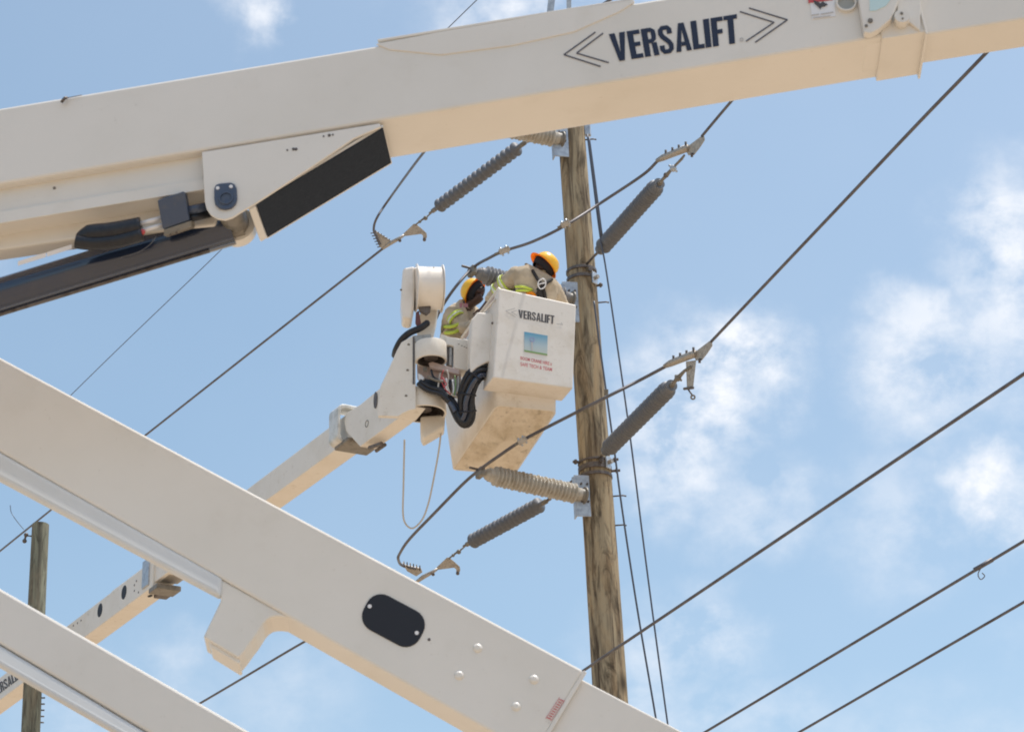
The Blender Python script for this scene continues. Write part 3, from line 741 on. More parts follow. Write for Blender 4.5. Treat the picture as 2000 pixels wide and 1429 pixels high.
def clamp_right(dx, dy, d0, d1, label, hang):
    e = empty('strain_clamp', P(1345+dx, 700+dy, d0), label, 'clamp', GC)
    G = lambda x, y: P(x+dx, y+dy, d0+(d1-d0)*(x-1299)/90)
    MB().tube([G(1298,715), G(1310,709), G(1335,699), G(1358,690)], [.020, .032, .034, .036], 10).build('clamp_body', 'alu', e)
    k = (G(1330,700), (FW).copy())
    a_ = [G(1352,690), G(1362,684), G(1387,665), G(1391,668), G(1392,675), G(1382,690), G(1371,704), G(1360,704)]
    MB().prism(a_, FW*.045).build('wedge_end', 'alu', e, .006)
    for x, y in ((1315,703),(1328,698),(1340.5,693),(1354,687)):
        q = G(x, y)-FW*.02; MB().tube([q-UP*.03, q+UP*.042], .011, 8).build('bolt', 'darksteel', e)
    q = G(1366, 700)-FW*.02; MB().tube([q, q-UP*.04], .012, 8).build('bolt', 'darksteel', e)
    if hang:
        MB().prism([G(1340,706), G(1360,703), G(1354,757), G(1342,757)], FW*.03).build('yoke_plate', 'alu', e, .004)
        mb = MB(); mb.tube([G(1336,759), G(1354,757)], .013); mb.tube([G(1344,760), G(1353,773)], .008); mb.build('pin', 'darksteel', e)
        c = G(1353.5, 775.5); MB().ring(c, c+FW*.02, .024, .010, 14).build('ring', 'greyblk', e)
        mb = MB(); mb.tube([G(1312,750), G(1324,738), G(1337,724), G(1350,716)], [.012, .022, .014, .014]); mb.ball(G(1324,738), .032); mb.tube([G(1319,733), G(1331,743)], .01); mb.build('shackle', 'greyblk', e)
    else:
        mb = MB(); mb.tube([G(1303,758), G(1318,742), G(1330,728), G(1346,712), G(1352,704)], [.012, .02, .012, .014, .010]); mb.build('shackle', 'greyblk', e)
        mb = MB(); mb.ball(G(1330,730), .034); mb.tube([G(1322,724), G(1337,736)], .011); mb.build('link', 'steel', e)
        mb = MB(); mb.ball(G(1316,743), .026); mb.build('pin', 'darksteel', e)
d3 = proj(S3[1])[2]; d2 = proj(S2[1])[2]
clamp_right(0, 0, d3-.1, d3-.55, 'dead end clamp with a hanging plate on the lower right wire', True)
clamp_right(-15, -401, d2-.1, d2-.55, 'dead end clamp on the upper right wire below the big boom', False)

# ------------------------------------------------------------------ conductors
def wire(name, pts, r, m_, label, cat, group=None, n=8, sm=10):
    o = MB().tube(spline(pts, sm) if len(pts) > 2 else [pts[0], (pts[0]+pts[1])/2, pts[1]], r, n).build(name, m_)
    return tag(o, label, cat, group)
GW = 'power line conductors'
zz = P(747, 486, dS1+.15).z
wire('conductor', [PZ(747,486,zz), PZ(520,664,zz), PZ(290,845,zz), PZ(105,991,zz), PZ(-300,1318,zz)], .0135, 'wire', 'conductor running down left from the upper left clamp', 'wire', GW)
zz = P(812, 1128, dS4+.15).z
wire('conductor', [PZ(808,1134,zz), PZ(700,1196,zz), PZ(590,1255,zz), PZ(395,1370,zz), PZ(0,1600,zz)], .0135, 'wire', 'conductor seen below the stub of the hatch boom at the bottom', 'wire', GW)
zz = P(1389, 667, d3-.55).z
wire('conductor', [PZ(1389,667,zz), PZ(1480,571,zz), PZ(1650,392,zz), PZ(1800,234,zz), PZ(1920,110,zz), PZ(2300,-285,zz)], .0135, 'wire', 'conductor rising from the hanging plate clamp to the boom at top right', 'wire', GW)
zz = P(1371, 265, d2-.55).z
wire('conductor', [PZ(1371,266,zz), PZ(1425,202,zz), PZ(1560,46,zz), PZ(1800,-230,zz)], .0135, 'wire', 'short visible conductor between the upper right clamp and the big boom', 'wire', GW)
wire('conductor', [P(1120,46,20.5), P(1176,10,20), P(1240,-32,19.4), P(1500,-210,17.5)], .014, 'wire', 'dark conductor peeking over the big boom beside the pole top', 'wire', GW)
# jumpers
jd = dS1+.12
wire('jumper_wire', [P(742,478,jd), P(735,462,jd), P(730,447,jd), P(737,424,jd-.05), P(765,382,jd-.2), P(825,301,22.6), P(880,238,22.0), t1p+Z*.02], .0135, 'wire', 'jumper wire curving up from the upper left clamp to the big boom', 'wire', 'jumper loops between the clamps')
wire('jumper_wire', [P(1284,315,d2-.1), P(1255,342,d2), P(1180,392,d2+.4), P(1105,440,21.6), P(1040,472,21.8), P(985,490,21.9), P(955,504,22.0), P(925,522,proj(t2p)[2]-.02), P(890,560,22.2), P(860,605,22.5), P(840,650,22.8)], .0145, 'wire', 'jumper wire passing over the workers and down behind the white drum', 'wire', 'jumper loops between the clamps')
wire('jumper_wire', [P(1299,716,d3-.1), P(1250,742,d3+.1), P(1185,775,20.6), P(1100,818,21.0), P(1020,860,21.2), P(970,893,21.3), P(937,917,proj(t3p)[2]-.02), P(905,944,21.8), P(850,1000,22.2), P(800,1052,22.8), P(781,1080,23.2), P(778,1092,23.4), P(786,1104,dS4+.1), P(812,1110,dS4+.1)], .0150, 'wire', 'jumper wire crossing in front of the bucket floor', 'wire', 'jumper loops between the clamps')
# connectors on the jumpers
def conn(px, py, d, ang, ln, label, hook=False):
    e = empty('wire_connector', P(px, py, d), label, 'connector', 'parallel groove connectors on the jumpers')
    c = P(px, py, d-.02); a_ = RT*math.cos(R_(ang))+UP*math.sin(R_(ang)); b2 = -RT*math.sin(R_(ang))+UP*math.cos(R_(ang))
    MB().cbox(c, a_*ln, b2*.055, FW*.05).build('connector_body', 'alu', e, .010)
    for s in (-1, 1): MB().tube([c+a_*ln*.25*s-b2*.045, c+a_*ln*.25*s+b2*.04], .009, 6).build('bolt', 'steel', e)
    if hook: MB().tube([c-a_*ln*.9, c-a_*ln*.3], .012, 6).build('tail', 'greyblk', e)
conn(985, 489, 21.86, 22, .11, 'small connector on the jumper above the left helmet', True)
conn(1104, 437, 21.55, 28, .09, 'small looped connector on the jumper in front of the pole', True)
conn(1020, 860, 21.15, 32, .09, 'dark connector on the jumper below the bucket floor', True)
# lower right distribution wires
def hwire(p0, p1, d_near, label, r=.012):
    """horizontal wire through two pixels; p0 is the left/lower end"""
    q = P(*p0, d_near); z = q.z
    pts = []
    dx, dy = p1[0]-p0[0], p1[1]-p0[1]
    for f in (-.6, -.3, 0, .33, .66, 1, 1.3): pts.append(PZ(p0[0]+dx*f, p0[1]+dy*f, z))
    # slight belly of a real span, kept in view order
    return wire('conductor', pts, r, 'wire', label, 'wire', 'lower wires at the bottom right')
hwire((1145, 1305), (2000, 730), 20.6, 'longest lower wire, crossing in front of the pole foot', .013)
lw = hwire((1400, 1415), (2000, 1056), 21, 'middle lower wire at right with a small wire twist on it', .012)
hwire((1585, 1415), (2000, 1175), 21, 'lowest wire in the bottom right corner', .012)
zq = P(1400, 1415, 21).z; q = PZ(1918, 1105, zq)
mb = MB(); mb.tube(spline([q, q-UP*.06-RT*.03, q-UP*.10-RT*.01, q-UP*.075+RT*.02, q-UP*.05], 5), .004, 6); mb.tube([q-RT*.06-UP*.03, q+RT*.08+UP*.05], .018, 8)
tag(mb.build('wire_twist', 'wire'), 'small curl of tie wire hanging on the middle lower wire', 'wire tie')
# thin static wire upper left
wire('thin_wire', [P(-250,1160,34), P(145,765,31), P(435,485,29), P(870,60,25), P(1100,-163,23)], .0055, 'thin', 'thin wire passing behind the big boom up to the top edge', 'wire')
# fine loose strand near the left pole
wire('loose_strand', [P(20,986,26), P(22,1000,26), P(32,1016,26), P(46,1033,26.5)], .004, 'thin', 'fine loose strand curling above the far left pole', 'wire')
# guys right of the pole
GG = 'guy wires running down right of the pole'
zt = pole_z(262)
def guy(pix, dt, db_, r, label):
    n_ = len(pix)-1; y0, y1 = pix[0][1], pix[-1][1]
    pts = [P(x, y, dt+(db_-dt)*(y-y0)/(y1-y0)) for x, y in pix]
    return wire('guy_wire', pts, r, 'thin', label, 'guy wire', GG, 8, 6)
guy([(1147,262),(1158,350),(1172,460),(1185,535),(1218,760),(1235,885),(1262,1100),(1303,1405),(1360,1800)], 22.9, 20.6, .0085, 'outer guy wire starting beside the pole top')
guy([(1150,268),(1161,350),(1176,465)], 22.8, 22.6, .012, 'short thick guy tail beside the pole top')
guy([(1160,588),(1168,650),(1184,765),(1200,880),(1216,1000),(1245,1190),(1279,1390),(1340,1750)], 22.5, 20.8, .0095, 'inner guy wire leaving the pole behind the bucket')
z_ = P(1184, 766, 22.2); tag(MB().cyl(z_-UP*.03, z_+UP*.03, .022, n=10).build('guy_clip', 'greyblk', None, .004), 'little clip where the inner guy meets the jumper', 'clip')

# ------------------------------------------------------------------ far left pole
fpz = P(79, 1024, 30.0)
fp = empty('utility_pole', (fpz.x, fpz.y, 0), 'grey weathered pole with a cut top in the lower left corner', 'pole')
vs = []; fs = []; ns_ = 30
for k in range(ns_+1):
    z = fpz.z*k/ns_; r = .145-.035*k/ns_
    for i in range(20):
        th = 2*math.pi*i/20; rr = r*(1+.03*math.sin(3*th+z)+random.uniform(-.015, .015)); vs.append(Vector((fpz.x+math.cos(th)*rr, fpz.y+math.sin(th)*rr, z)))
for k in range(ns_):
    for i in range(20):
        j = (i+1) % 20; fs.append([k*20+i, k*20+j, (k+1)*20+j, (k+1)*20+i])
mb = MB(); mb.add(vs, fs, True); mb.add(vs[-20:], [list(range(20))]); mb.build('trunk', 'woodgrey', fp)
q = P(66, 1047, 29.95); mb = MB(); mb.tube([q, P(49,1045,29.9)], .010); mb.tube([P(51,1042,29.9), P(48,1056,29.9)], .014); mb.ball(P(51,1044,29.9), .03); mb.ball(P(48,1056,29.9), .03)
mb.build('side_hook', 'darksteel', fp)
for y in (1350,1362,1374,1386,1398,1410):
    q = P(81-(y-1350)*.05, y, 29.6); MB().tube([q, q+RT*.05], .010, 6).build('step_pin', 'darksteel', fp)

# ------------------------------------------------------------------ far bucket lift
lift = empty('bucket_lift', P(300, 1140, 26), 'cream telescopic bucket lift raising two workers beside the pole', 'bucket lift')
ridF = lambda x: 972-.746*(x-527)
dF = lambda x: 21.75+ (22.0-21.75) if False else 21.7+max(0, (690-x))*.0155
A5, B5 = P(-260, ridF(-260)-6, dF(-260)), P(760, ridF(760)+4, dF(760))
t5, u5, n5 = beamframe(A5, B5); PF = (A5, n5)
def onF(x, y, o_=0): return PL(x, y, off(PF, o_))
# inner section
ia, ib = onF(215, ridF(215)-5, -.03), onF(700, 846, -.03)
beam(ia, ib, .295, .295, .24).build('inner_section', 'paint_far', lift, .012)
# outer section
oa, ob_ = onF(-260, ridF(-260)), onF(297, 1146)
beam(oa, ob_, .330, .330, .25).build('outer_section', 'paint_far', lift, .012)
for x, y in ((242,1156),(195,1191)):
    c = onF(x, y, .002); MB().cyl(c, c+n5*.006, .085, n=28).build('round_port', 'dark', lift)
for x, y in ((143,1221),(151,1216),(158,1211),(262,1142),(266,1134),(270,1156),(262,1153)):
    c = onF(x, y, .004); MB().cyl(c, c+n5*.006, .013, n=8).build('bolt', 'darksteel', lift)
c = ob_-t5*.32+n5*.10-u5*.002; MB().prism([c+t5*.05*math.cos(a)+n5*.025*math.sin(a) for a in [k*math.pi/6 for k in range(12)]], -u5*.004).build('drain_slot', 'dark', lift)
# boom tip: steel guide head
MB().box(onF(276, 1150, .02), t5*.20, u5*.33, n5*.03).build('guide_plate', 'steel', lift, .006)
MB().box(onF(290, 1156, .01)-u5*.02, t5*.26, u5*.06, n5*.30).build('guide_pad', 'greyblk', lift, .008)
MB().box(onF(312, 1136, -.07)-u5*.0, t5*.30, u5*.10, n5*.22).build('tip_block', 'alu', lift, .01)
MB().box(onF(300, 1158, -.13)-u5*.06, t5*.24, u5*.05, n5*.16).build('tip_pad', 'darksteel', lift, .008)
MB().box(onF(340, 1118, -.06)-u5*.02, t5*.16, u5*.14, n5*.20).build('tip_cap', 'alu', lift, .01)
heavy('lettering', 'VERSALIFT', [(-16,1342),(42,1303),(45,1319),(-12,1362)], off(PF, .004), 'greytext', lift)
# collar
cc = onF(672, 850, 0)+u5*.12+n5*.07
def rframe(c, t, w, h, L_, th, par, name, m_, bev):
    """rounded hollow frame round the boom"""
    pts = []
    for sx, sy, a0 in ((1,1,0),(-1,1,90),(-1,-1,180),(1,-1,270)):
        for i in range(5):
            a = R_(a0+90*i/4); r = .07; pts.append((sx*(w/2-r)+r*math.cos(a), sy*(h/2-r)+r*math.sin(a)))
    mb = MB(); n_ = len(pts); vs = []
    for s in (0, 1):
        for k in (0, 1):
            for x, y in pts:
                f = 1-k*th/(w/2); vs.append(c+t*(L_*(s-.5))+n5*x*f+u5*y*f)
    fs = []
    for i in range(n_):
        j = (i+1) % n_
        fs += [[i, j, 2*n_+j, 2*n_+i], [n_+j, n_+i, 3*n_+i, 3*n_+j], [j, i, n_+i, n_+j], [2*n_+i, 2*n_+j, 3*n_+j, 3*n_+i]]
    mb.add(vs, fs); mb.s = [True]*len(fs)
    return mb.build(name, m_, par, bev)
rframe(onF(666, 860, 0)+u5*.145+n5*.095, t5, .36, .40, .20, .03, lift, 'collar', 'steelw', .004)
# head box
MB().box(onF(652, 866, .035)-u5*.075, t5*.30, n5*.36, u5*.05).build('collar_pad', 'greyblk', lift, .018)
hp = [(676,806),(703,790),(744,756),(780,762),(800,792),(782,814),(703,872),(676,842),(672,822)]
plate(hp, off(PF, .03), .17).build('head_box', 'paint_far', lift, .008)
mb = MB(); c = onF(733, 781, .036); mb.prism([c+(t5*.040*math.cos(a)+u5*.085*math.sin(a)) for a in [k*math.pi/10 for k in range(20)]], n5*.008); mb.build('oval_opening', 'darksteel', lift)
c = onF(716, 827, .034); MB().ring(c, c+n5*.006, .036, .029, 20).build('cap_ring', 'greyblk', lift)
mb = MB(); mb.cyl(onF(722, 874, -.02), onF(745, 866, -.02), .02); mb.cyl(onF(735, 880, -.1), onF(752, 868, -.1), .018); mb.build('head_bolts', 'darksteel', lift)
# yoke side plate (vertical), facing the camera
PYK = (P(790, 740, 21.35), az(-4))
yk = plate([(808,654),(784,668),(775,684),(762,714),(743,754),(737,800),(739,812),(777,813),(786,807),(799,801),(812,798),(812,654)], PYK, .05).build('yoke_plate', 'paint_far', lift, .006)
for x, y in ((798,673),(796,723),(793,773)):
    c = PL(x, y, off(PYK, .003)); MB().cyl(c, c+FW*.008, .013, n=10).build('bolt', 'greyblk', yk)
plate([(806,657),(810,657),(810,750),(806,750)], off(PYK, .004), .006).build('edge_slot', 'darksteel', yk)
# round housings: open vertical-axis shells
def shell(cx, ctop, cbot, rpx, d, name, m_, th=.018):
    c0_ = P(cx, ctop, d); r = rpx*d/FPX; hgt = (cbot-ctop)*d/FPX/math.cos(PITCH)
    top_ = c0_; bot = Vector((c0_.x, c0_.y, c0_.z-hgt))
    o = MB(); o.ring(bot, top_, r, r-th, 40)
    o.s = [True if i >= 0 else False for i in range(len(o.s))]
    b = o.build(name, m_, lift, .004)
    MB().ring(bot+Z*.006, top_, r-th-.001, r-th-.008, 40).build('shade_lining', 'darksteel', lift)  # added dark ring: shade inside the open shell put into colour
    return bot, top_, r
b1_, tp1, r1 = shell(841, 672, 706, 31, 21.50, 'upper_housing', 'paint_far')
MB().cyl(tp1-Z*.02, tp1, r1-.002, n=40).build('housing_lid', 'paint_far', lift, .004)
MB().cyl(b1_+Z*.03, tp1-Z*.03, r1*.45, n=24).build('pivot_shaft', 'darksteel', lift)
b2_, tp2, r2 = shell(827, 772, 808, 44, 21.55, 'lower_housing', 'paint_far')
MB().cyl(tp2-Z*.03, tp2-Z*.004, r2-.027, n=40).build('shade_core', 'darksteel', lift, .004)  # added dark disc: shade under the lid put into colour
MB().cyl(tp2-Z*.004, tp2+Z*.01, r2-.004, n=40).build('housing_lid', 'paint_far', lift, .004)
MB().cyl(b2_+Z*.04, tp2-Z*.035, r2*.35, n=24).build('pivot_shaft', 'darksteel', lift)
# plug seen under the lower housing
plate([(821,812),(822,846),(827,857),(868,833),(870,808)], (P(845, 835, 21.50), az(-4)), .20).build('housing_plug', 'paint_far', lift, .02)
# linkage bars between the housings
PM = (P(850, 730, 21.42), az(0))
for pts_, m_, o_ in (([(837,708),(845,706),(898,722),(896,731),(840,717)], 'pink', .03), ([(814,712),(840,716),(900,729),(902,775),(876,764),(870,742),(815,738)], 'pink', -.06),
                     ([(818,738),(868,743),(872,770),(848,762),(818,750)], 'black', .0), ([(881,739),(900,741),(897,775),(884,772)], 'alu', .02)):
    plate(pts_, off(PM, o_), .05).build('link_bar' if m_ != 'black' else 'valve_pack', m_, lift, .005)
plate([(816,728),(824,732),(829,738),(826,742),(817,740)], off(PM, .03), .03).build('white_fitting', 'sticker', lift, .004)
for pts_, m_ in (([(865,737),(868,745),(872,750),(866,756)], 'red'), ([(871,739),(874,752),(868,760)], 'sticker'), ([(884,742),(886,758),(885,768)], 'sticker'), ([(818,742),(838,752),(862,763),(885,772),(893,774)], 'hose'), ([(860,728),(857,745),(855,765)], 'hose'), ([(816,748),(835,762),(862,770),(880,785)], 'black'), ([(820,744),(840,756),(860,762),(876,776)], 'black')):
    MB().tube(spline([PL(x, y, off(PM, .055)) for x, y in pts_], 5), .008 if m_ != 'black' else .022, 8).build('control_hose', m_, lift)
for pts_, m_, rr2 in (([(873,722),(876,735),(874,752),(879,768)], 'hose', .006), ([(866,722),(862,740),(869,758),(880,770)], 'redstrip', .005), ([(835,735),(850,742),(866,745)], 'greyblk', .014), ([(878,786),(884,794),(889,803)], 'blueblk', .020), ([(842,722),(846,735),(856,742)], 'black', .010), ([(888,733),(890,750),(887,772)], 'greenp', .006), ([(895,735),(896,750),(893,768)], 'alu', .012)):
    MB().tube(spline([PL(x, y, off(PM, .065)) for x, y in pts_], 5), rr2, 8).build('control_hose', m_, lift)
plate([(874,739),(881,741),(880,757),(873,755)], off(PM, .05), .04).build('valve_pack', 'dark', lift, .003)
plate([(884,756),(892,758),(891,775),(884,774)], off(PM, .055), .03).build('small_bracket', 'alu', lift, .003)
plate([(826,715),(834,716),(834,724),(826,723)], off(PM, .04), .03).build('small_bracket', 'greyblk', lift, .003)
# drum cover and motor box above
DD = 21.75
dc = P(838, 563, DD); dax = az(80)
k_ = 44*DD/FPX/math.cos(R_(27))*1.0
drum = MB().cyl(dc-dax*.115, dc+dax*.115, .205, n=44).build('winch_drum', 'whitecap', lift, .006)
for s in (-1, 1):
    MB().cyl(dc+dax*(.118*s), dc+dax*(.126*s), .230, n=44).build('flange_disc', 'whitecap', drum, .001)
for x in (829, 847):
    q = P(x, 523, DD-.06); MB().ball(q, .009).build('bolt', 'greyblk', drum)
plate([(787,522),(811,518),(811,560),(809,600),(804,624),(786,621),(783,590),(785,545)], (P(798, 570, DD-.02), az(-6)), .22).build('motor_cover', 'whitecap', lift, .03, seg=4)
q = P(783, 566, DD); MB().ball(q, .010).build('bolt', 'greyblk', lift)
# mast under the drum
plate([(824,600),(855,600),(851,630),(842,667),(818,667),(812,640)], (P(835, 640, DD+.05), az(0)), .09).build('drum_mast', 'paint_far', lift, .01)
plate([(817,590),(842,592),(840,607),(832,614),(818,606)], (P(830, 600, DD-.12), az(0)), .05).build('motor', 'darksteel', lift, .012)
plate([(812,610),(818,606),(824,640),(816,640),(811,630)], (P(815, 620, DD-.13), az(0)), .03).build('motor_lead', 'maroon', lift, .004)
MB().tube(spline([P(838,628,DD-.16), P(822,640,DD-.18), P(800,650,DD-.18), P(784,664,DD-.16), P(774,682,DD-.10), P(771,694,DD)], 6), [.018]+[.032]*30, 12).build('black_hose', 'black', lift)
plate([(809,655),(842,652),(842,664),(820,668),(810,668)], (P(825, 660, 21.50), az(0)), .12).build('mast_foot', 'alu', lift, .005)

# ------------------------------------------------------------------ bucket (part of the lift)
AU, AV = az(70), az(-20)
TLp = P(974.6, 562, 21.40)
PP = (TLp, AV)
fp_ = [PL(x, y, PP) for x, y in ((974.6,562),(1125.7,594.8),(1119,758.6),(963,737))]
print('panel w', (fp_[1]-fp_[0]).length, 'h', (fp_[3]-fp_[0]).length, 'z', [round(p.z, 2) for p in fp_])
Wp = ((fp_[1]-fp_[0]).length+(fp_[2]-fp_[3]).length)/2
PDEP = .30
bk = empty('tmp', (0, 0, 0), None, None); bpy.data.objects.remove(bk)
panel = MB().prism(fp_, AV*PDEP).build('front_panel', 'bucket', lift, .012)
heavy('lettering', 'VERSALIFT', [(1012.5,604.5),(1083,616.5),(1082,633),(1013,620.5)], off(PP, .003), 'greytext', panel)
mm = MB()
for l_ in ([(1006,602),(988,607),(1007,619)], [(1010,606),(999,609),(1010,616)], [(1087,632),(1099,634),(1096,630)]): poly_line(l_, 1.2, off(PP, .003), mm)
mm.build('faint_chevrons', 'faint', panel)
# picture sticker
stq = [(1024,647.5),(1069.5,655.5),(1069,694),(1024,686)]
sk = plate(stq, off(PP, .003), .002).build('picture_sticker', 'print', panel)
plate([(1024,683),(1069,691),(1069,694),(1024,686)], off(PP, .0055), .001).build('green_band', 'greenp' if 'greenp' in M else 'hivis', sk)
c = PL(1039.5, 663, off(PP, .006)); mb = MB().ring(c, c+AV*.001, .024, .017, 18); mb.build('round_emblem', 'violet' if 'violet' in M else 'blueblk', sk)
poly_line([(1039,668),(1039.5,684)], 3, off(PP, .006)).build('emblem_post', 'faint', sk)
lettering('red_print', 'BOOM CRANE HIRE z', [(1016.5,695.5),(1078,707),(1077.5,714),(1016.5,702)], off(PP, .003), 'red', panel, .01)
lettering('red_print', 'SAFE TECH & TEAM', [(1016.5,707),(1078.5,718),(1078,725),(1016.5,714)], off(PP, .003), 'red', panel, .01)
# bucket body
near = (TLp+AV*PDEP, AV)
nl = PL(971, 785, near); nr = PL(1084, 811, near)
zf = (nl.z+nr.z)/2
FLq = [Vector((nl.x, nl.y, zf)), Vector((nr.x, nr.y, zf)), PZ(1003, 925, zf), PZ(886, 916, zf)]
print('floor', [tuple(round(c_, 2) for c_ in proj(q_)) for q_ in FLq], 'dims', (FLq[1]-FLq[0]).length, (FLq[3]-FLq[0]).length, (FLq[2]-FLq[3]).length, 'H', TLp.z-zf)
zr = TLp.z-.01
ubase = FLq[0]; Wf = (FLq[1]-FLq[0]).length; Df = (FLq[3]-FLq[0]).dot(AV)
Rm = [Vector((nl.x, nl.y, zr))-AU*.03, Vector((nl.x, nl.y, zr))+AU*(Wf+.07), Vector((nl.x, nl.y, zr))+AU*(Wf+.07)+AV*(Df+.06), Vector((nl.x, nl.y, zr))-AU*.03+AV*(Df+.06)]
print('rim', [tuple(round(c_, 1) for c_ in proj(q_)) for q_ in Rm])
def rounded(q4, r=.07, k=5):
    o = []
    for i in range(4):
        p = q4[i]; a = (q4[i-1]-p).normalized(); b = (q4[(i+1) % 4]-p).normalized()
        for j in range(k+1):
            f = j/k; p0 = p+a*r; p2 = p+b*r
            o.append(p0*(1-f)**2+p*2*f*(1-f)+p2*f*f)
    return o
fr, rr_ = rounded(FLq, .06), rounded(Rm, .06)
n_ = len(fr); mb = MB()
lv = []
for k in range(5):
    f = k/4; lv.append([fr[i].lerp(rr_[i], f) for i in range(n_)])
vs = [p for l_ in lv for p in l_]; fs = [[k*n_+i, (k+1)*n_+i, (k+1)*n_+(i+1) % n_, k*n_+(i+1) % n_] for k in range(4) for i in range(n_)]
mb.add(vs, fs, True)
body = mb.build('bucket_wall', 'bucket', lift, 0, solid=-.02)
MB().prism(fr, Z*.02).build('bucket_floor', 'dirty', lift, .008)
# rim lip
lp = MB()
for i in range(n_):
    a_, b2 = rr_[i], rr_[(i+1) % n_]; o_ = (a_+b2)/2
    lp.tube([a_, b2], .016, 6)
lp.build('bucket_rim', 'bucket', lift)
# underside strip of the front panel is the prism itself; dark gap behind it
# left side: liner rail from near corner to far, control box, bracket box
PLt = (PL(922, 624, (TLp-AU*.06+AV*.1, AU)), AU)
plate([(922,623),(933,609),(973,613),(974,640),(969,702),(950,707),(932,717),(920,728),(917,700)], (TLp-AU*.02+AV*.15, az(-14)), .14).build('control_box', 'bucket', lift, .012)
c = P(962, 631, 21.36); MB().ball(c, .013).build('knob', 'darksteel', lift)
MB().tube([P(975,563,21.45), P(950,597,21.62), P(925,629,21.75), P(902,660,21.85)], .016, 8).build('side_rail', 'bucket', lift)
MB().tube([P(966,580,21.5), P(948,606,21.6), P(926,633,21.7), P(908,660,21.8)], .010, 8).build('side_rail', 'pink', lift)
MB().tube([P(968,584,21.42), P(955,598,21.46), P(943,612,21.5)], .010, 8).build('side_rail', 'bucket', lift)
plate([(871,656),(900,661),(921,664),(920,720),(912,724),(886,718),(886,676),(871,672)], (P(900, 690, 21.52), az(-8)), .16).build('platform_bracket', 'paint_far', lift, .008)
plate([(873,673),(885,675),(884,716),(872,712)], (P(880, 690, 21.55), az(-8)), .03).build('dark_slot', 'darksteel', lift, .003)
plate([(878,677),(883,677),(882,714),(877,712)], (P(880, 690, 21.53), az(-8)), .02).build('slot_bar', 'alu', lift, .002)
mm = MB()
for x, y in ((896,672),(902,675),(907,677),(911,679),(893,720),(900,722)): 
    c = P(x, y, 21.50); mm.cbox(c, RT*.016, UP*.008, FW*.004)
mm.build('bolt', 'greyblk', lift)
plate([(862,652),(873,656),(873,672),(858,662)], (P(868, 660, 21.6), az(0)), .08).build('corner_piece', 'paint_far', lift, .004)
# fat black hose bundle
hp_ = [P(976,729,21.46), P(957,724,21.34), P(937,726,21.25), P(922,740,21.2), P(914,762,21.2), P(911,785,21.2), P(913,806,21.2), P(909,822,21.2), P(899,815,21.22), P(889,799,21.26), P(879,782,21.3), P(868,770,21.38)]
h1 = spline(hp_, 8); HB = MB().tube(h1, [(.080 if k < 52 else max(.028, .080-(k-52)*.0020))*.72 for k in range(len(h1))], 16).build('hose_bundle', 'black', lift)
for w_ in range(7):
    pts_ = []
    for k, p in enumerate(h1):
        t_ = (h1[min(k+1, len(h1)-1)]-h1[max(k-1, 0)]).normalized(); x_ = FW-t_*FW.dot(t_); x_.normalize(); y_ = t_.cross(x_)
        R0_ = (.080 if k < 52 else max(.028, .080-(k-52)*.0020))*.74; a_ = w_*2*math.pi/7+k*.035
        pts_.append(p+(x_*math.cos(a_)+y_*math.sin(a_))*R0_)
    MB().tube(pts_, .026 if w_ % 3 else .020, 8).build('hose_strand', 'black' if w_ != 2 else 'cyl', HB)
for k_ in (10, 22, 34, 46):
    a_, b2 = h1[k_], h1[k_+1]; MB().lathe(a_, a_+(b2-a_).normalized()*.018, [(0,.083),(.2,.087),(.8,.087),(1,.083)], 20, cap=False).build('hose_tie', 'dark', HB)
MB().tube(spline([P(858,758,21.36), P(874,772,21.3), P(890,788,21.28), P(905,806,21.26)], 6), .022, 10).build('control_hose', 'blueblk', lift)
# hanging hose loop below the head
MB().tube(spline([P(790,858,21.6), P(789,900,21.6), P(788,950,21.6), P(787,1000,21.6), P(792,1022,21.6), P(806,1031,21.6), P(824,1015,21.6), P(836,985,21.6), P(846,940,21.6), P(857,880,21.6), P(862,838,21.6)], 6), .0085, 8).build('hanging_hose', 'hose', lift)
# dark gap between panel underside and bucket wall
gq = MB(); a_ = PL(967, 741, (TLp+AV*(PDEP-.02), AV)); b2 = PL(992, 745, (TLp+AV*(PDEP-.02), AV))

# ------------------------------------------------------------------ workers
def skin_mesh(name, m_, parent, joints, edges, root=0, sub=2):
    """joints: list of (Vector, rx, ry)"""
    c = sum((j[0] for j in joints), Vector())/len(joints)
    me = bpy.data.meshes.new(name); me.from_pydata([j[0]-c for j in joints], edges, []); me.update()
    o = bpy.data.objects.new(name, me); COL.objects.link(o); WL[o] = c
    if parent is not None: o.parent = parent; o.location = c-WL[parent]
    else: o.location = c
    md = o.modifiers.new('skin', 'SKIN'); md.use_smooth_shade = True
    sv = me.skin_vertices[0].data if me.skin_vertices else None
    if sv is None:
        me.skin_vertices_ensure() if hasattr(me, 'skin_vertices_ensure') else None
        sv = me.skin_vertices[0].data
    for i, j in enumerate(joints): sv[i].radius = (j[1], j[2]); sv[i].use_root = (i == root)
    ms = o.modifiers.new('sub', 'SUBSURF'); ms.levels = sub; ms.render_levels = sub
    me.materials.append(M[m_])
    # bake the modifiers into a plain mesh
    bpy.context.view_layer.update()
    ev = o.evaluated_get(bpy.context.evaluated_depsgraph_get()); nm = bpy.data.meshes.new_from_object(ev); nm.name = name
    o.modifiers.clear(); o.data = nm
    if not nm.materials: nm.materials.append(M[m_])
    for p in nm.polygons: p.use_smooth = True
    return o
def mixmat_displace(o, amt, sc):
    tx = bpy.data.textures.new('folds', 'CLOUDS'); tx.noise_scale = sc
    md = o.modifiers.new('folds', 'DISPLACE'); md.texture = tx; md.strength = amt; md.mid_level = .5; md.texture_coords = 'GLOBAL'

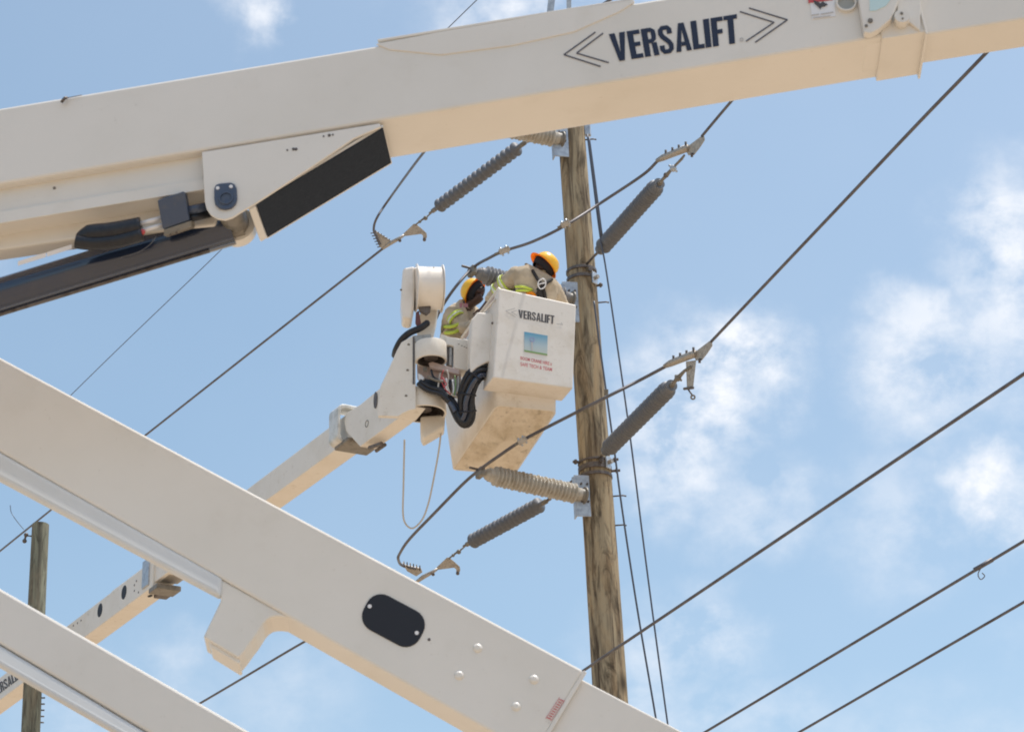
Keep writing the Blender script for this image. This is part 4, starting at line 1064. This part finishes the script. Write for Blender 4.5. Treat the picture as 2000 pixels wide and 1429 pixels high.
def helmet(parent, c, axis, fwd, s=.92):
    """full brim hard hat; axis points out of the crown, fwd is the brim's front"""
    axis = axis.normalized(); fwd = (fwd-axis*fwd.dot(axis)).normalized(); side = axis.cross(fwd)
    vs = []; fs = []; n = 32; prof = [(0, 1.0), (.03, .995), (.065, .96), (.095, .87), (.12, .70), (.136, .45), (.143, .2), (.145, .02)]
    for h, r in prof:
        for i in range(n):
            th = 2*math.pi*i/n; vs.append(c+axis*h*s+(fwd*math.cos(th)*.138+side*math.sin(th)*.116)*r*s)
    for k in range(len(prof)-1):
        for i in range(n):
            j = (i+1) % n; fs.append([k*n+i, k*n+j, (k+1)*n+j, (k+1)*n+i])
    o = MB().add(vs, fs, True).build('hard_hat', 'yellow', parent, 0, solid=-.004)
    # ridge
    rid = [c+axis*(.145*math.sin(R_(a))+.004)*s+fwd*.136*math.cos(R_(a))*s for a in range(20, 161, 10)]
    MB().tube(rid, .010*s, 8).build('crown_ridge', 'yellow', o)
    vs = []; fs = []
    for rr, h in ((.98, .004), (1.11, -.004), (1.24, -.012)):
        for i in range(n):
            th = 2*math.pi*i/n; ex = 1+.10*max(0, math.cos(th)) if rr > 1 else 1
            vs.append(c+axis*h*s+(fwd*math.cos(th)*.138+side*math.sin(th)*.116)*rr*ex*s)
    for k in range(2):
        for i in range(n):
            j = (i+1) % n; fs.append([k*n+i, k*n+j, (k+1)*n+j, (k+1)*n+i])
    MB().add(vs, fs, True).build('brim', 'orange', o, 0, solid=.004)
    # inner suspension band
    vs = []; fs = []
    for h, r in ((-.075, .72), (-.03, .86), (.0, .92), (.05, .90)):
        for i in range(n):
            th = 2*math.pi*i/n; vs.append(c+axis*h*s+(fwd*math.cos(th)*.138+side*math.sin(th)*.116)*r*s)
    for k in range(3):
        for i in range(n):
            j = (i+1) % n; fs.append([k*n+i, k*n+j, (k+1)*n+j, (k+1)*n+i])
    MB().add(vs, fs, True).build('head_liner', 'black_cloth', o, 0, solid=.003)
    return o
def person(label, J, hx, hf, liner, look):
    """J: dict of world joints"""
    e = empty('person', J['foot_l'].lerp(J['foot_r'], .5), label, 'person', 'workers in the bucket')
    js = [('pelvis', .15, .11), ('belly', .14, .10), ('chest', .165, .115), ('neckb', .065, .06), ('neck', .056, .056), ('jaw', .062, .07), ('head', .078, .095), ('crown', .06, .075),
          ('sh_l', .065, .065), ('el_l', .045, .045), ('wr_l', .030, .026), ('sh_r', .065, .065), ('el_r', .045, .045), ('wr_r', .030, .026),
          ('hip_l', .09, .09), ('kn_l', .06, .06), ('an_l', .042, .042), ('foot_l', .04, .035), ('hip_r', .09, .09), ('kn_r', .06, .06), ('an_r', .042, .042), ('foot_r', .04, .035)]
    idx = {k[0]: i for i, k in enumerate(js)}
    E = [('pelvis','belly'),('belly','chest'),('chest','neckb'),('neckb','neck'),('neck','jaw'),('jaw','head'),('head','crown'),('chest','sh_l'),('sh_l','el_l'),('el_l','wr_l'),
         ('chest','sh_r'),('sh_r','el_r'),('el_r','wr_r'),('pelvis','hip_l'),('hip_l','kn_l'),('kn_l','an_l'),('an_l','foot_l'),('pelvis','hip_r'),('hip_r','kn_r'),('kn_r','an_r'),('an_r','foot_r')]
    joints = [(J[k], a, b) for k, a, b in js]; edges = [(idx[a], idx[b]) for a, b in E]
    look = look.normalized(); hu = (J['crown']-J['jaw']).normalized(); look = (look-hu*look.dot(hu)).normalized(); hs_ = look.cross(hu).normalized(); hc_ = J['head']
    for p_, r_ in ((hc_+look*.105-hu*.012, .014), (hc_+hs_*.085-hu*.01, .018), (hc_-hs_*.085-hu*.01, .018), (J['jaw']+look*.075-hu*.03, .026)):
        joints.append((p_, r_, r_)); edges.append((idx['head'] if p_ != J['jaw']+look*.075-hu*.03 else idx['jaw'], len(joints)-1))
    mbe = MB(); mbe.ball(hc_+look*.088+hs_*.032+hu*.012, .012); mbe.build('eye', 'sticker', e)
    mbe = MB(); mbe.ball(hc_+look*.088-hs_*.032+hu*.012, .012); mbe.build('eye', 'sticker', e)
    mbe = MB(); mbe.tube([J['jaw']+look*.082+hs_*.026+hu*.015, J['jaw']+look*.092+hu*.013, J['jaw']+look*.082-hs_*.026+hu*.015], .006, 6); mbe.build('lips', 'maroon', e)
    # hands: palm + five fingers as chains, part of the same body surface
    for s in ('l', 'r'):
        w = J['wr_'+s]; d = (w-J['el_'+s]).normalized(); pn = d.orthogonal().normalized(); sd_ = d.cross(pn)
        pi = len(joints); joints.append((w+d*.05, .036, .016)); edges.append((idx['wr_'+s], pi))
        for k in range(4):
            o_ = (k-1.5)*.019; L_ = (.070, .078, .074, .058)[k]; b = w+d*.092+sd_*o_
            i0 = len(joints); joints += [(b, .0095, .0095), (b+d*L_*.5-pn*.010, .0085, .0085), (b+d*L_*.85-pn*.032, .0075, .0075)]
            edges += [(pi, i0), (i0, i0+1), (i0+1, i0+2)]
        b = w+d*.045+sd_*.042; i0 = len(joints); joints += [(b, .011, .011), (b+d*.035+sd_*.014-pn*.012, .009, .009)]; edges += [(pi, i0), (i0, i0+1)]
    skin_mesh('body', 'skin', e, joints, edges, 0, 1)
    k = lambda n_, a, b: (J[n_], a, b)
    m = J['sh_l'].lerp(J['el_l'], .5); m2 = J['sh_r'].lerp(J['el_r'], .5)
    sj = [k('pelvis', .20, .17), k('belly', .20, .17), k('chest', .225, .17), k('neckb', .11, .095), k('sh_l', .108, .108), (m, .094, .094), k('el_l', .080, .080), (J['el_l'].lerp(J['wr_l'], .85), .055, .055),
          k('sh_r', .108, .108), (m2, .094, .094), k('el_r', .080, .080), (J['el_r'].lerp(J['wr_r'], .85), .055, .055), (J['neckb'].lerp(J['neck'], .6), .082, .082)]
    sh = skin_mesh('shirt', 'khaki', e, sj, [(0,1),(1,2),(2,3),(2,4),(4,5),(5,6),(6,7),(2,8),(8,9),(9,10),(10,11),(3,12)], 0, 2)
    mixmat_displace(sh, .050, .11); sh.modifiers.new('sub', 'SUBSURF').render_levels = 1; mixmat_displace(sh, .022, .035)
    tj = [k('pelvis', .17, .14), k('hip_l', .11, .11), k('kn_l', .085, .085), k('an_l', .07, .07), k('hip_r', .11, .11), k('kn_r', .085, .085), k('an_r', .07, .07)]
    skin_mesh('trousers', 'trousers', e, tj, [(0,1),(1,2),(2,3),(0,4),(4,5),(5,6)], 0, 1)
    helmet(e, J['head'].lerp(J['crown'], .25), hx, hf)
    # hi-vis bands on the arms and waist
    def bandring(a, b, f, r, w, name='reflective_band'):
        c = a.lerp(b, f); d = (b-a).normalized()
        o = MB().lathe(c-d*w/2, c+d*w/2, [(0, r*.97), (.1, r), (.9, r), (1, r*.97)], 28, cap=False).build(name, 'hivis', e, 0, solid=.004); mixmat_displace(o, .03, .11)
        o = MB().lathe(c-d*w*.18, c+d*w*.18, [(0, r+.004), (1, r+.004)], 28, cap=False).build('silver_stripe', 'silvertape', e, 0, solid=.004); mixmat_displace(o, .03, .11)
    return e, bandring
zfl = zf+.03
def legs(J, uc, vc):
    for s, sg in (('l', -1), ('r', 1)):
        an = FLq[0]+AU*(uc+.10*sg)+AV*vc; an.z = zfl+.08
        h = Vector((an.x, an.y, J['pelvis'].z-.06)).lerp(J['pelvis'], .25)
        J['hip_'+s] = h; J['an_'+s] = an; J['kn_'+s] = h.lerp(an, .5)-AV*.03; J['foot_'+s] = an-AV*.12-Z*.04
# right worker: stooping, back to the camera
D6 = 21.98
J = dict(pelvis=P(1046,665,D6), belly=P(1044,610,D6), chest=P(1044,561,D6-.0), neckb=P(1052,542,D6+.02), neck=P(1058,534,D6+.05), jaw=P(1060,530,D6+.08), head=P(1062,522,D6+.06), crown=P(1069,510,D6+.04),
         sh_l=P(1013,534,D6+.02), el_l=P(976,562,D6+.12), wr_l=P(948,596,D6+.22), sh_r=P(1083,572,D6-.02), el_r=P(1100,612,D6+.06), wr_r=P(1112,640,D6+.22))
legs(J, .29, .42)
pr1, br = person('worker in khaki shirt and harness seen from behind, nearer the pole', J, (RT*.66+UP*.60+FW*.42), -RT*.8+UP*.6, True, FW*.8-RT*.5)
br(J['sh_l'], J['el_l'], .72, .088, .05); br(J['el_l'], J['wr_l'], .12, .074, .04)
# lower sleeve bands of the folded part
c = P(1026, 568, D6-.17)
for i, (x0, y0, x1, y1) in enumerate(((1006,560,1040,566),(1008,568,1042,572))):
    o = MB().tube(spline([P(x0,y0,D6-.14), P((x0+x1)/2,(y0+y1)/2-3,D6-.17), P(x1,y1,D6-.16)], 5), .013, 8).build('reflective_band', 'hivis', pr1)
# harness straps + ring on the back
hs = MB()
hs.tube(spline([P(1040,528,D6-.08), P(1050,545,D6-.155), P(1058,556,D6-.185), P(1064,575,D6-.19), P(1066,600,D6-.17)], 5), .017, 8)
hs.tube(spline([P(1078,545,D6-.10), P(1068,552,D6-.165), P(1058,560,D6-.19), P(1050,575,D6-.19), P(1046,600,D6-.17)], 5), .017, 8)
hs.tube(spline([P(1052,562,D6-.19), P(1056,575,D6-.195), P(1058,592,D6-.18)], 5), .024, 8)
hn = hs.build('harness', 'harness', pr1)
rg = MB(); rg.tube(spline([P(1052,549,D6-.21), P(1060,544,D6-.215), P(1066,550,D6-.215), P(1064,560,D6-.215), P(1056,564,D6-.215), P(1051,557,D6-.215), P(1052,549,D6-.21)], 5), .0055, 8)
rg.tube([P(1052,555,D6-.215), P(1066,552,D6-.215)], .005, 6); rg.build('harness_ring', 'sticker', hn)
MB().tube(spline([P(1028,575,D6-.17), P(1038,572,D6-.19), P(1046,578,D6-.19)], 5), .016, 8).build('orange_strap', 'orange', pr1)
# left worker
D7 = 22.95
J = dict(pelvis=P(896,712,D7+.02), belly=P(893,665,D7), chest=P(896,622,D7-.02), neckb=P(911,598,D7-.03), neck=P(918,590,D7-.05), jaw=P(928,583,D7-.08), head=P(928,572,D7-.05), crown=P(919,562,D7-.03),
         sh_l=P(886,612,D7-.12), el_l=P(912,648,D7-.25), wr_l=P(936,622,D7-.30), sh_r=P(925,618,D7+.14), el_r=P(940,640,D7+.02), wr_r=P(952,612,D7-.12))
legs(J, .27, 1.30)
pr2, br = person('worker with orange lit helmet brim at the left end of the bucket', J, (-RT*.72+UP*.42+FW*.50), UP*.8+RT*.3, True, RT*.85-FW*.35)
br(J['sh_l'], J['el_l'], .25, .092, .06)
c = J['belly']; 
for dy, w in ((-14, .05), (-2, .04)):
    q0, q1 = P(868, 652+dy, D7-.13), P(904, 643+dy, D7-.24)
    o = MB().tube(spline([q0, P(885, 651+dy, D7-.26), q1], 6), .018, 8).build('reflective_band', 'hivis', pr2)
plate([(897,592),(903,591),(903,600),(898,601)], (P(900, 596, D7-.24), FW), .01).build('shoulder_patch', 'patch', pr2)
plate([(905,592),(914,593),(914,600),(905,600)], (P(910, 596, D7-.24), FW), .01).build('shoulder_patch', 'patch', pr2)
MB().tube(spline([P(876,612,D7-.05), P(873,630,D7-.08), P(872,655,D7-.08)], 5), .010, 8).build('lanyard', 'harness', pr2)
